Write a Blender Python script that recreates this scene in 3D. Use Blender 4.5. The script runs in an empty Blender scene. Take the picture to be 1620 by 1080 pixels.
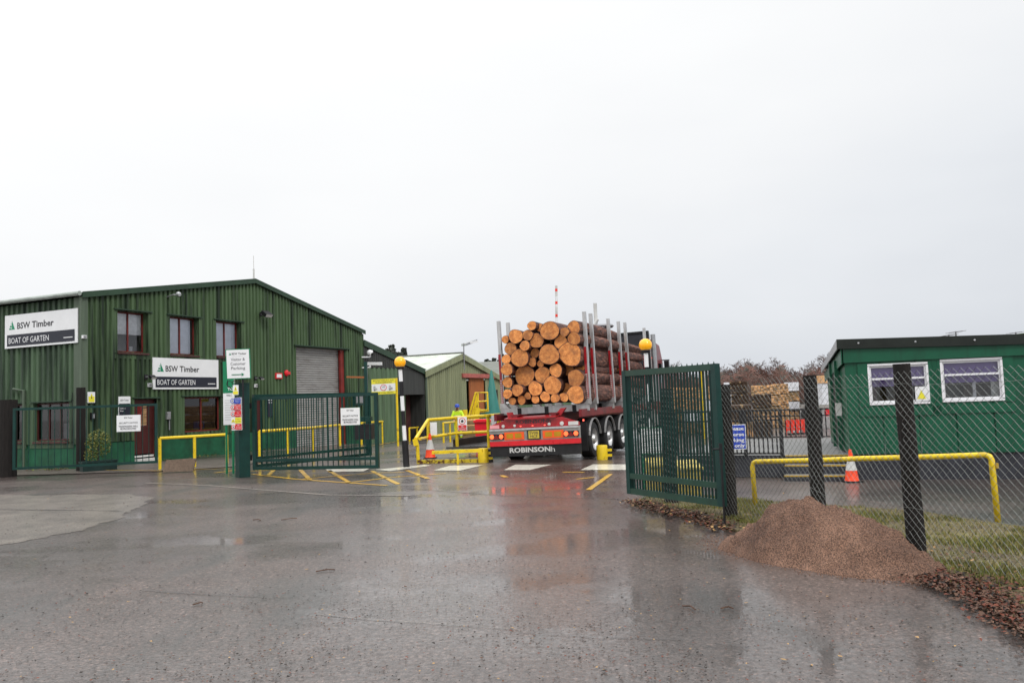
import bpy, math, random
from mathutils import Vector, Matrix, noise
R = math.radians
random.seed(7)
sc = bpy.context.scene
col = sc.collection
# ------------------------------------------------------------------ camera
F_PX, PITCH, ROLL, EYE = 1280.0, math.atan(91 / 1280.0), 0.036, 1.7
_R0, _U0 = Vector((1, 0, 0)), Vector((0, -math.sin(PITCH), math.cos(PITCH)))
FWD = Vector((0, math.cos(PITCH), math.sin(PITCH)))
CU = _U0 * math.cos(ROLL) + _R0 * math.sin(ROLL)
CR = _R0 * math.cos(ROLL) - _U0 * math.sin(ROLL)
cam_d = bpy.data.cameras.new("camera")
cam = bpy.data.objects.new("camera", cam_d)
col.objects.link(cam)
cam_d.sensor_width = 36; cam_d.lens = 36 * F_PX / 1620
cam_d.clip_start = 0.1; cam_d.clip_end = 2000
B = -FWD
cam.matrix_world = Matrix(((CR.x, CU.x, B.x, 0), (CR.y, CU.y, B.y, 0), (CR.z, CU.z, B.z, EYE), (0, 0, 0, 1)))
sc.camera = cam
# ------------------------------------------------------------------ world: flat overcast sky
SUN_EL, SUN_AZ = R(44), R(145)
w = bpy.data.worlds.new("World"); sc.world = w; w.use_nodes = True
nt = w.node_tree; nt.nodes.clear()
N = nt.nodes.new; L = nt.links.new
out = N('ShaderNodeOutputWorld'); bg = N('ShaderNodeBackground'); L(bg.outputs[0], out.inputs[0])
tc = N('ShaderNodeTexCoord'); sep = N('ShaderNodeSeparateXYZ'); L(tc.outputs['Generated'], sep.inputs[0])
no = N('ShaderNodeTexNoise'); no.inputs['Scale'].default_value = 2.2; no.inputs['Detail'].default_value = 4; no.inputs['Roughness'].default_value = .45
mp = N('ShaderNodeMapping'); mp.inputs['Scale'].default_value = (1, 1, 3.0); L(tc.outputs['Generated'], mp.inputs[0]); L(mp.outputs[0], no.inputs[0])
m1 = N('ShaderNodeMath'); m1.operation = 'MULTIPLY_ADD'; m1.inputs[1].default_value = -.30; L(sep.outputs['X'], m1.inputs[0]); L(sep.outputs['Z'], m1.inputs[2])
m2 = N('ShaderNodeMath'); m2.operation = 'MULTIPLY_ADD'; m2.inputs[1].default_value = .34; L(no.outputs[0], m2.inputs[0]); L(m1.outputs[0], m2.inputs[2])
rp = N('ShaderNodeValToRGB'); cr = rp.color_ramp
cr.elements[0].position = 0.0; cr.elements[0].color = (.60, .635, .69, 1)
cr.elements[1].position = 1.0; cr.elements[1].color = (2.1, 2.1, 2.12, 1)
for p, c in ((.08, (.67, .70, .745, 1)), (.22, (.78, .805, .84, 1)), (.36, (.86, .875, .895, 1)), (.50, (.93, .94, .95, 1)), (.66, (.98, .985, .99, 1)), (.80, (1.5, 1.5, 1.52, 1))):
    e = cr.elements.new(p); e.color = c
L(m2.outputs[0], rp.inputs[0])
sk = N('ShaderNodeTexSky'); sk.sky_type = 'NISHITA'; sk.sun_disc = False; sk.sun_elevation = SUN_EL; sk.sun_rotation = SUN_AZ; sk.dust_density = 6
hs = N('ShaderNodeHueSaturation'); hs.inputs['Saturation'].default_value = .12; hs.inputs['Value'].default_value = .1; L(sk.outputs[0], hs.inputs['Color'])
mx = N('ShaderNodeMixRGB'); mx.inputs[0].default_value = .06; L(rp.outputs[0], mx.inputs[1]); L(hs.outputs[0], mx.inputs[2])
L(mx.outputs[0], bg.inputs[0]); bg.inputs[1].default_value = 1.0
sl = bpy.data.lights.new("sun", 'SUN'); sl.energy = 1.3; sl.angle = R(14); sl.color = (1, .97, .93)
so = bpy.data.objects.new("sun", sl); col.objects.link(so)
so.rotation_euler = (R(46), 0, R(35))
sc.view_settings.view_transform = 'Standard'; sc.view_settings.look = 'None'
sc.view_settings.exposure = 0.12; sc.view_settings.gamma = 1
sc.view_settings.use_curve_mapping = False
# ------------------------------------------------------------------ projection helpers (photo pixels of the 1620 x 1080 picture)
CAM = Vector((0, 0, EYE))
def gz(x, y):
    t = min(1, max(0, (y - 30) / 20)); return -.45 * t * t * (3 - 2 * t)
def ray(px, py): return (FWD + CR * ((px - 810) / F_PX) - CU * ((py - 540) / F_PX))
def G(px, py, dz=0.0):
    d = ray(px, py); z = 0
    for _ in range(12):
        k = (z + dz - EYE) / d.z; p = CAM + d * k; z = gz(p.x, p.y)
    return p
def D(px, py, dep):
    d = ray(px, py); return CAM + d * (dep / d.y)
def GX(px, dep, dz=0.0):           # ground point at a picture column and a distance
    p = D(px, 640, dep); return Vector((p.x, dep, gz(p.x, dep) + dz))
def onplane(px, py, P, n):
    d = ray(px, py); return CAM + d * ((P - CAM).dot(n) / d.dot(n))
# ------------------------------------------------------------------ materials
MATS = {}
def base_mat(name):
    m = bpy.data.materials.new(name); m.use_nodes = True; t = m.node_tree
    return m, t, t.nodes['Principled BSDF']
def pm(name, c, rough=.5, metal=0, var=.18, scale=3.0, bump=0.0, bscale=60, stretch=(1, 1, 1), dirt=None, dlo=.5, dhi=.75, dscale=1.2, spec=.3, coat=0, emit=0):
    if name in MATS: return MATS[name]
    m, t, b = base_mat(name); n, l = t.nodes.new, t.links.new
    tc = n('ShaderNodeTexCoord'); mp = n('ShaderNodeMapping'); mp.inputs['Scale'].default_value = stretch
    l(tc.outputs['Object'], mp.inputs[0])
    no = n('ShaderNodeTexNoise'); no.inputs['Scale'].default_value = scale; no.inputs['Detail'].default_value = 6; no.inputs['Roughness'].default_value = .6
    l(mp.outputs[0], no.inputs[0])
    r = n('ShaderNodeValToRGB'); e = r.color_ramp.elements
    e[0].position = .3; e[1].position = .7
    e[0].color = (*[x * (1 - var) for x in c], 1); e[1].color = (*[min(1, x * (1 + var)) for x in c], 1)
    l(no.outputs[0], r.inputs[0]); cout = r.outputs[0]
    if dirt:
        n2 = n('ShaderNodeTexNoise'); n2.inputs['Scale'].default_value = dscale; n2.inputs['Detail'].default_value = 8; n2.inputs['Roughness'].default_value = .65
        l(mp.outputs[0], n2.inputs[0])
        r2 = n('ShaderNodeValToRGB'); r2.color_ramp.elements[0].position = dlo; r2.color_ramp.elements[1].position = dhi
        l(n2.outputs[0], r2.inputs[0])
        mx = n('ShaderNodeMixRGB'); l(r2.outputs[0], mx.inputs[0]); l(cout, mx.inputs[1]); mx.inputs[2].default_value = (*dirt, 1); cout = mx.outputs[0]
    l(cout, b.inputs['Base Color'])
    mr = n('ShaderNodeMapRange'); mr.inputs['To Min'].default_value = max(.03, rough - .1); mr.inputs['To Max'].default_value = min(1, rough + .1)
    l(no.outputs[0], mr.inputs[0]); l(mr.outputs[0], b.inputs['Roughness'])
    b.inputs['Metallic'].default_value = metal; b.inputs['Specular IOR Level'].default_value = spec
    if coat: b.inputs['Coat Weight'].default_value = coat; b.inputs['Coat Roughness'].default_value = .12
    if emit: l(cout, b.inputs['Emission Color']); b.inputs['Emission Strength'].default_value = emit
    if bump:
        n3 = n('ShaderNodeTexNoise'); n3.inputs['Scale'].default_value = bscale; n3.inputs['Detail'].default_value = 5
        l(tc.outputs['Object'], n3.inputs[0])
        bp = n('ShaderNodeBump'); bp.inputs['Strength'].default_value = 1; bp.inputs['Distance'].default_value = bump
        l(n3.outputs[0], bp.inputs['Height']); l(bp.outputs[0], b.inputs['Normal'])
    MATS[name] = m; return m
ST = (5, 5, .35)
pm('clad', (.064, .108, .050), .5, var=.22, scale=1.1, stretch=ST, dirt=(.014, .026, .014), dlo=.48, dhi=.62, dscale=.50, bump=.002, bscale=20)
pm('clad_side', (.058, .100, .054), .55, var=.25, scale=1.1, stretch=ST, dirt=(.018, .034, .02), dlo=.47, dhi=.60, dscale=.5, bump=.002, bscale=20)
pm('clad_dark', (.040, .042, .040), .6, var=.35, scale=1.3, stretch=ST, bump=.002, bscale=20)
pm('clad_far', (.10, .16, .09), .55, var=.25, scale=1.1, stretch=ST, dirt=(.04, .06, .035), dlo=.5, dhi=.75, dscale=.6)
pm('clad_beige', (.24, .26, .15), .6, var=.16, scale=1.1, stretch=ST, dirt=(.13, .15, .085), dlo=.5, dhi=.8, dscale=.4)
pm('barn_roof', (.50, .54, .47), .5, var=.15, scale=1.5, dirt=(.2, .24, .18), dscale=.8)
pm('grey_roof', (.16, .17, .15), .7, var=.25, scale=.6, stretch=(1, 1, 3))
pm('trim', (.028, .058, .034), .45, var=.2, scale=2, dirt=(.015, .025, .018), dlo=.5, dhi=.8)
pm('corner_trim', (.085, .115, .08), .5, var=.2, scale=2, stretch=ST)
pm('plinth', (.010, .085, .04), .6, var=.25, scale=3, dirt=(.01, .04, .02), bump=.01, bscale=6)
pm('gutter', (.30, .34, .31), .4, var=.2)
pm('maroon', (.06, .013, .012), .45, var=.25, scale=4, stretch=ST)
pm('maroon_dull', (.075, .030, .028), .6, var=.25, scale=2, dirt=(.04, .02, .02))
pm('frame_red', (.13, .018, .016), .5, var=.3, dirt=(.06, .012, .01))
pm('red_frame', (.19, .024, .02), .5, var=.3, dirt=(.12, .02, .015))
pm('shutter', (.30, .295, .285), .4, metal=.35, var=.12, scale=1.5, stretch=(1, 1, 4), dirt=(.16, .15, .14))
pm('white', (.74, .75, .76), .4, var=.04)
pm('dirty_white', (.55, .55, .53), .5, var=.12, dirt=(.3, .29, .26), dlo=.55, dhi=.8)
pm('navy', (.018, .020, .032), .35, var=.1)
pm('ink', (.03, .03, .035), .5, var=.1)
pm('grey_ink', (.22, .22, .23), .5, var=.1)
pm('logo_green', (.01, .22, .11), .4, var=.1)
pm('logo_pale', (.35, .55, .45), .4, var=.1)
pm('sign_green', (.012, .19, .085), .4, var=.1)
pm('sign_red', (.62, .03, .035), .4, var=.1)
pm('sign_pink', (.70, .30, .32), .5, var=.1)
pm('sign_blue', (.02, .06, .42), .35, var=.1)
pm('sign_yellow', (.75, .68, .05), .4, var=.08)
pm('teal_paint', (.003, .034, .028), .38, var=.2, scale=6, dirt=(.004, .022, .018), coat=.12)
pm('teal_olive', (.012, .048, .030), .4, var=.25, scale=4, dirt=(.03, .05, .03), coat=.2)
pm('yellow', (.74, .53, .018), .38, var=.12, scale=6, dirt=(.26, .15, .03), dlo=.56, dhi=.70, dscale=5, bump=.001, coat=.15)
pm('yellow_rust', (.55, .42, .03), .5, var=.2, scale=6, dirt=(.09, .035, .015), dlo=.47, dhi=.56, dscale=9)
pm('black_wood', (.012, .010, .009), .9, var=.45, scale=5, stretch=(6, 6, .6), bump=.006, bscale=22)
pm('black_metal', (.014, .014, .016), .4, var=.25)
pm('black_rubber', (.016, .016, .017), .6, var=.3, scale=6, dirt=(.05, .045, .04), dlo=.55, dhi=.85)
pm('wire', (.20, .21, .20), .4, metal=.6, var=.25)
pm('galv', (.42, .43, .44), .38, metal=.7, var=.2, scale=7)
pm('alu', (.50, .50, .50), .35, metal=.5, var=.18, scale=3, stretch=(4, 4, 1), dirt=(.28, .25, .22), dlo=.55, dhi=.8)
pm('trailer_red', (.36, .012, .018), .28, var=.2, scale=3, dirt=(.11, .02, .018), dlo=.5, dhi=.8, coat=.5)
pm('trailer_dark_red', (.16, .012, .016), .4, var=.25, scale=3, dirt=(.05, .02, .018), coat=.2)
pm('bright_red', (.62, .012, .02), .3, var=.15, coat=.4)
pm('dirty_grey', (.33, .32, .30), .5, var=.2, scale=4, dirt=(.14, .12, .10), dlo=.45, dhi=.75)
pm('orange_reflect', (.80, .10, .02), .3, var=.1)
pm('amber_reflect', (.42, .22, .01), .35, var=.15)
pm('plate', (.50, .38, .05), .5, var=.2, dirt=(.2, .15, .05))
pm('lamp_red_dark', (.22, .006, .006), .2, var=.1, coat=.5)
pm('lamp_lit', (1, .10, .03), .3, var=.05, emit=2.2)
pm('marker_lit', (1, .12, .08), .3, var=.05, emit=1.6)
pm('tube_lit', (1, .97, .85), .3, var=.02, emit=1.2)
pm('tyre', (.018, .018, .019), .7, var=.3, bump=.003, bscale=30)
pm('rim', (.48, .48, .48), .35, metal=.6, var=.2)
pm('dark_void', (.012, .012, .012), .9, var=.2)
pm('amber_globe', (.95, .42, .008), .25, var=.03, coat=.5, emit=.16)
pm('cone_orange', (.85, .07, .02), .45, var=.12)
pm('bin_red', (.72, .015, .03), .35, var=.1, coat=.2)
pm('rust_door', (.36, .115, .035), .7, var=.35, scale=1.2, stretch=(3, 3, 1), dirt=(.16, .07, .03), bump=.003)
pm('red_lintel', (.40, .11, .09), .6, var=.25, dirt=(.15, .07, .05))
pm('teal_cone', (.03, .17, .145), .45, var=.12)
pm('hivis', (.58, .85, .03), .6, var=.12)
pm('silver_band', (.62, .64, .64), .3, var=.08)
pm('blue_hat', (.03, .07, .38), .3, var=.08)
pm('skin', (.42, .20, .14), .5, var=.1)
pm('boot', (.03, .022, .018), .6)
pm('cabin_green', (.005, .085, .042), .42, var=.13, scale=1.0, stretch=(2, 2, .5), dirt=(.006, .045, .024), dlo=.48, dhi=.74, dscale=2.0, coat=.1)
pm('cabin_dark', (.012, .016, .013), .6, var=.4, scale=3)
pm('block_dark', (.030, .031, .038), .75, var=.3, scale=4, bump=.004)
pm('white_frame', (.74, .74, .76), .35, var=.06)
pm('purple', (.25, .17, .44), .8, var=.12, scale=8)
pm('ochre', (.23, .15, .03), .8, var=.2)
pm('room', (.6, .59, .57), .8, var=.15)
pm('blind_blue', (.78, .81, .88), .7, var=.1)
pm('curtain', (.75, .75, .76), .8, var=.15, scale=10)
pm('deck_grey', (.19, .19, .185), .6, var=.12, scale=5, bump=.002)
pm('nosing', (.42, .27, .02), .5, var=.15)
pm('wood_light', (.68, .40, .19), .7, var=.3, scale=9, dirt=(.48, .27, .12))
pm('wood_mid', (.27, .18, .09), .75, var=.3, scale=9, dirt=(.14, .09, .05))
pm('wood_dark', (.075, .048, .032), .8, var=.35, scale=9)
pm('wrap', (.66, .68, .72), .35, var=.12, scale=4)
pm('barrier_red', (.80, .05, .03), .4, var=.1)
pm('planter', (.010, .028, .026), .5, var=.2)
pm('leaf_green', (.055, .085, .018), .6, var=.5, scale=12)
pm('leaf_yellow', (.16, .15, .03), .6, var=.4, scale=12)
pm('twig', (.15, .075, .058), .9, var=.35, scale=6)
pm('grit_yellow', (.55, .42, .10), .5, var=.2, dirt=(.35, .26, .08))
pm('twig_grey', (.12, .082, .070), .9, var=.35, scale=6)
pm('evergreen', (.07, .08, .065), .8, var=.4, scale=6)
pm('trunk', (.07, .055, .05), .9, var=.3)
pm('steel_plate', (.05, .044, .04), .45, metal=.3, var=.4, scale=5, dirt=(.10, .06, .04))
pm('deck_wet', (.07, .068, .066), .18, var=.3, scale=2)
pm('glove', (.04, .05, .09), .6)
pm('coarse_brown', (.10, .07, .05), .9, var=.35, scale=20, bump=.01, bscale=40)

def glass_mat(name, tint, mixf):
    m, t, b = base_mat(name); n, l = t.nodes.new, t.links.new
    o = t.nodes['Material Output']; tr = n('ShaderNodeBsdfTransparent'); tr.inputs[0].default_value = (*tint, 1)
    gl = n('ShaderNodeBsdfGlossy'); gl.inputs['Roughness'].default_value = .03; gl.inputs[0].default_value = (.9, .9, .9, 1)
    lw = n('ShaderNodeFresnel'); lw.inputs[0].default_value = 1.5
    ad = n('ShaderNodeMath'); ad.operation = 'ADD'; ad.inputs[1].default_value = mixf; l(lw.outputs[0], ad.inputs[0])
    ms = n('ShaderNodeMixShader'); l(ad.outputs[0], ms.inputs[0]); l(tr.outputs[0], ms.inputs[1]); l(gl.outputs[0], ms.inputs[2]); l(ms.outputs[0], o.inputs[0])
    t.nodes.remove(b); MATS[name] = m
glass_mat('glass', (.92, .94, .96), .04)
glass_mat('glass_dark', (.35, .36, .38), .03)

def asphalt():
    m, t, b = base_mat('asphalt'); n, l = t.nodes.new, t.links.new
    g = n('ShaderNodeNewGeometry')
    def noi(s, d=5, r=.6, st=(1, 1, 1)):
        mp = n('ShaderNodeMapping'); mp.inputs['Scale'].default_value = st; l(g.outputs['Position'], mp.inputs[0])
        x = n('ShaderNodeTexNoise'); x.inputs['Scale'].default_value = s; x.inputs['Detail'].default_value = d; x.inputs['Roughness'].default_value = r
        l(mp.outputs[0], x.inputs[0]); return x.outputs[0]
    def ramp(x, *st):
        r = n('ShaderNodeValToRGB'); e = r.color_ramp.elements
        e[0].position, e[0].color = st[0][0], (*st[0][1], 1); e[1].position, e[1].color = st[-1][0], (*st[-1][1], 1)
        for p, c in st[1:-1]: q = e.new(p); q.color = (*c, 1)
        l(x, r.inputs[0]); return r.outputs[0]
    def mix(f, a, c, bt='MIX'):
        q = n('ShaderNodeMixRGB'); q.blend_type = bt
        for i, v in ((0, f), (1, a), (2, c)):
            if hasattr(v, 'links'): l(v, q.inputs[i])
            elif isinstance(v, tuple): q.inputs[i].default_value = (*v, 1)
            else: q.inputs[i].default_value = v
        return q.outputs[0]
    def mul_(a, c):
        x = n('ShaderNodeMath'); x.operation = 'MULTIPLY'; l(a, x.inputs[0]); x.inputs[1].default_value = c; return x.outputs[0]
    big = noi(.16, 4, .55, (1, 1.6, 1)); mid = noi(1.1, 6, .65); fine = noi(75, 3, .7); agg = noi(38, 2, .5)
    base = ramp(mid, (.25, (.058, .045, .039)), (.75, (.108, .086, .076)))
    vo = n('ShaderNodeTexVoronoi'); vo.inputs['Scale'].default_value = 48; l(g.outputs['Position'], vo.inputs[0])
    vs_ = n('ShaderNodeSeparateXYZ'); l(vo.outputs['Color'], vs_.inputs[0])
    base = mix(.55, base, ramp(vs_.outputs['X'], (0, (.25, .23, .22)), (.15, (.75, .72, .70)), (.75, (1.1, 1.08, 1.08)), (.9, (1.5, 1.42, 1.40)), (1, (3.0, 2.8, 2.75))), 'MULTIPLY')
    base = mix(.5, base, ramp(fine, (.34, (.22, .21, .21)), (.5, (1, 1, 1)), (.64, (2.1, 1.95, 1.92))), 'MULTIPLY')
    base = mix(.8, base, ramp(noi(24, 4, .75), (.36, (.35, .33, .32)), (.49, (.95, .95, .95)), (.64, (1.7, 1.6, 1.58))), 'MULTIPLY')
    spots = ramp(noi(13, 2, .4), (.685, (0, 0, 0)), (.72, (1, 1, 1)))
    base = mix(mul_(spots, .8), base, (.022, .018, .016))
    tracks = noi(.8, 7, .65, (1.5, .30, 1))
    base = mix(ramp(tracks, (.52, (0, 0, 0)), (.66, (.75, .75, .75))), base, (.040, .040, .036))
    # reddish-brown tint in noise patches over the middle of the lane
    sx = n('ShaderNodeSeparateXYZ'); l(g.outputs['Position'], sx.inputs[0])
    def gauss(o, c, wd):
        a = n('ShaderNodeMath'); a.operation = 'SUBTRACT'; l(o, a.inputs[0]); a.inputs[1].default_value = c
        d = n('ShaderNodeMath'); d.operation = 'DIVIDE'; l(a.outputs[0], d.inputs[0]); d.inputs[1].default_value = wd
        p = n('ShaderNodeMath'); p.operation = 'MULTIPLY'; l(d.outputs[0], p.inputs[0]); l(d.outputs[0], p.inputs[1])
        q = n('ShaderNodeMath'); q.operation = 'MULTIPLY'; l(p.outputs[0], q.inputs[0]); q.inputs[1].default_value = -1
        x = n('ShaderNodeMath'); x.operation = 'EXPONENT'; l(q.outputs[0], x.inputs[0]); return x.outputs[0]
    def mul(a, c):
        x = n('ShaderNodeMath'); x.operation = 'MULTIPLY'; l(a, x.inputs[0])
        if hasattr(c, 'links'): l(c, x.inputs[1])
        else: x.inputs[1].default_value = c
        return x.outputs[0]
    ax = gauss(sx.outputs['X'], 1.0, 1.9); ay = gauss(sx.outputs['Y'], 16.5, 6.0)
    lane_tint = mul(mul(ax, ay), ramp(noi(2.2, 8, .7), (.35, (0, 0, 0)), (.62, (1, 1, 1))))
    base = mix(mul(lane_tint, .75), base, (.115, .045, .026))
    l(base, b.inputs['Base Color'])
    wet = ramp(big, (.36, (0, 0, 0)), (.54, (1, 1, 1)))
    base = mix(mul(wet, .45), base, (.028, .023, .021)); l(base, b.inputs['Base Color'])
    pud = ramp(noi(.55, 5, .55, (1, 1.5, 1)), (.48, (0, 0, 0)), (.53, (1, 1, 1)))
    def add(a, c):
        x = n('ShaderNodeMath'); x.operation = 'ADD'; x.use_clamp = True; l(a, x.inputs[0]); l(c, x.inputs[1]); return x.outputs[0]
    lane = mul(mul(gauss(sx.outputs['X'], .9, 2.2), gauss(sx.outputs['Y'], 16.5, 4.5)), ramp(noi(1.0, 5, .6, (1.4, .6, 1)), (.42, (.1, .1, .1)), (.58, (1, 1, 1))))
    side = mul(mul(gauss(sx.outputs['X'], 2.1, .55), gauss(sx.outputs['Y'], 9.6, 1.6)), ramp(noi(1.6, 4, .5), (.40, (0, 0, 0)), (.52, (1, 1, 1))))
    wet = add(wet, add(lane, side))
    wp = add(mul(wet, pud), add(mul(lane, .55), side))
    ro = n('ShaderNodeMapRange'); l(wet, ro.inputs[0]); ro.inputs['To Min'].default_value = .58; ro.inputs['To Max'].default_value = .38; l(ro.outputs[0], b.inputs['Roughness'])
    cw = n('ShaderNodeMapRange'); l(wet, cw.inputs[0]); cw.inputs['To Min'].default_value = .45; cw.inputs['To Max'].default_value = 1.0; l(cw.outputs[0], b.inputs['Coat Weight'])
    rr = n('ShaderNodeMapRange'); l(wp, rr.inputs[0]); rr.inputs['To Min'].default_value = .19; rr.inputs['To Max'].default_value = .05; l(rr.outputs[0], b.inputs['Coat Roughness'])
    b.inputs['Coat IOR'].default_value = 1.33
    bp = n('ShaderNodeBump'); bp.inputs['Distance'].default_value = .0035; l(agg, bp.inputs['Height']); bp.inputs['Strength'].default_value = .9
    l(bp.outputs[0], b.inputs['Normal'])
    stone = mul(ramp(vs_.outputs['Y'], (0, (.5, .5, .5)), (.5, (1, 1, 1))), ramp(noi(18, 3, .7), (.38, (.45, .45, .45)), (.60, (1, 1, 1))))
    cwm = n('ShaderNodeMath'); cwm.operation = 'MULTIPLY'; l(cw.outputs[0], cwm.inputs[0]); l(stone, cwm.inputs[1]); l(cwm.outputs[0], b.inputs['Coat Weight'])
    bs = n('ShaderNodeMapRange'); l(wp, bs.inputs[0]); bs.inputs['To Min'].default_value = .7; bs.inputs['To Max'].default_value = .10
    bc = n('ShaderNodeBump'); bc.inputs['Distance'].default_value = .004; l(agg, bc.inputs['Height']); l(bs.outputs[0], bc.inputs['Strength']); l(bc.outputs[0], b.inputs['Coat Normal'])
    MATS['asphalt'] = m
    return n
asphalt()
def rough_ground(name, c1, c2, sp, rough, bump, coat=0, bs=30):
    m, t, b = base_mat(name); n, l = t.nodes.new, t.links.new
    g = n('ShaderNodeNewGeometry'); x = n('ShaderNodeTexNoise'); x.inputs['Scale'].default_value = 1.4; x.inputs['Detail'].default_value = 8; x.inputs['Roughness'].default_value = .7; l(g.outputs['Position'], x.inputs[0])
    r = n('ShaderNodeValToRGB'); r.color_ramp.elements[0].position = .32; r.color_ramp.elements[1].position = .68
    r.color_ramp.elements[0].color = (*c1, 1); r.color_ramp.elements[1].color = (*c2, 1); l(x.outputs[0], r.inputs[0])
    y = n('ShaderNodeTexNoise'); y.inputs['Scale'].default_value = bs; y.inputs['Detail'].default_value = 3; l(g.outputs['Position'], y.inputs[0])
    r2 = n('ShaderNodeValToRGB'); r2.color_ramp.elements[0].position = .36; r2.color_ramp.elements[1].position = .66; r2.color_ramp.elements[0].color = (1 - sp,) * 3 + (1,); r2.color_ramp.elements[1].color = (1 + sp,) * 3 + (1,); l(y.outputs[0], r2.inputs[0])
    q = n('ShaderNodeMixRGB'); q.blend_type = 'MULTIPLY'; q.inputs[0].default_value = 1; l(r.outputs[0], q.inputs[1]); l(r2.outputs[0], q.inputs[2]); l(q.outputs[0], b.inputs['Base Color'])
    b.inputs['Roughness'].default_value = rough; b.inputs['Coat Weight'].default_value = coat; b.inputs['Coat Roughness'].default_value = .22; b.inputs['Coat IOR'].default_value = 1.33
    bp = n('ShaderNodeBump'); bp.inputs['Distance'].default_value = bump; l(y.outputs[0], bp.inputs['Height']); l(bp.outputs[0], b.inputs['Normal'])
    MATS[name] = m
rough_ground('concrete', (.078, .066, .055), (.175, .150, .125), .45, .6, .003, .55, 45)
rough_ground('pavement', (.075, .060, .050), (.125, .10, .085), .4, .7, .006, .4, 30)
rough_ground('grit', (.082, .042, .027), (.205, .115, .076), .65, .85, .010, 0, 85)
rough_ground('verge', (.05, .030, .018), (.15, .13, .045), .5, .9, .015, 0, 30)
rough_ground('far_ground', (.07, .072, .065), (.12, .115, .10), .3, .8, .003, .3, 4)
rough_ground('tar_seam', (.05, .046, .044), (.11, .10, .096), .4, .6, .002, .4, 60)
rough_ground('pale_seam', (.15, .135, .12), (.22, .19, .165), .5, .6, .002, .4, 25)
def paint_mat(name, c, lo, hi, under=(.09, .085, .08)):
    m, t, b = base_mat(name); n, l = t.nodes.new, t.links.new
    g = n('ShaderNodeNewGeometry'); x = n('ShaderNodeTexNoise'); x.inputs['Scale'].default_value = 6; x.inputs['Detail'].default_value = 9; x.inputs['Roughness'].default_value = .75; l(g.outputs['Position'], x.inputs[0])
    r = n('ShaderNodeValToRGB'); r.color_ramp.elements[0].position = lo; r.color_ramp.elements[1].position = hi
    r.color_ramp.elements[0].color = (*c, 1); r.color_ramp.elements[1].color = (*under, 1); l(x.outputs[0], r.inputs[0]); l(r.outputs[0], b.inputs['Base Color'])
    b.inputs['Roughness'].default_value = .45; b.inputs['Coat Weight'].default_value = .7; b.inputs['Coat Roughness'].default_value = .12
    MATS[name] = m
paint_mat('road_yellow', (.72, .42, .04), .52, .68)
paint_mat('road_white', (.75, .72, .62), .54, .70)
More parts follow.
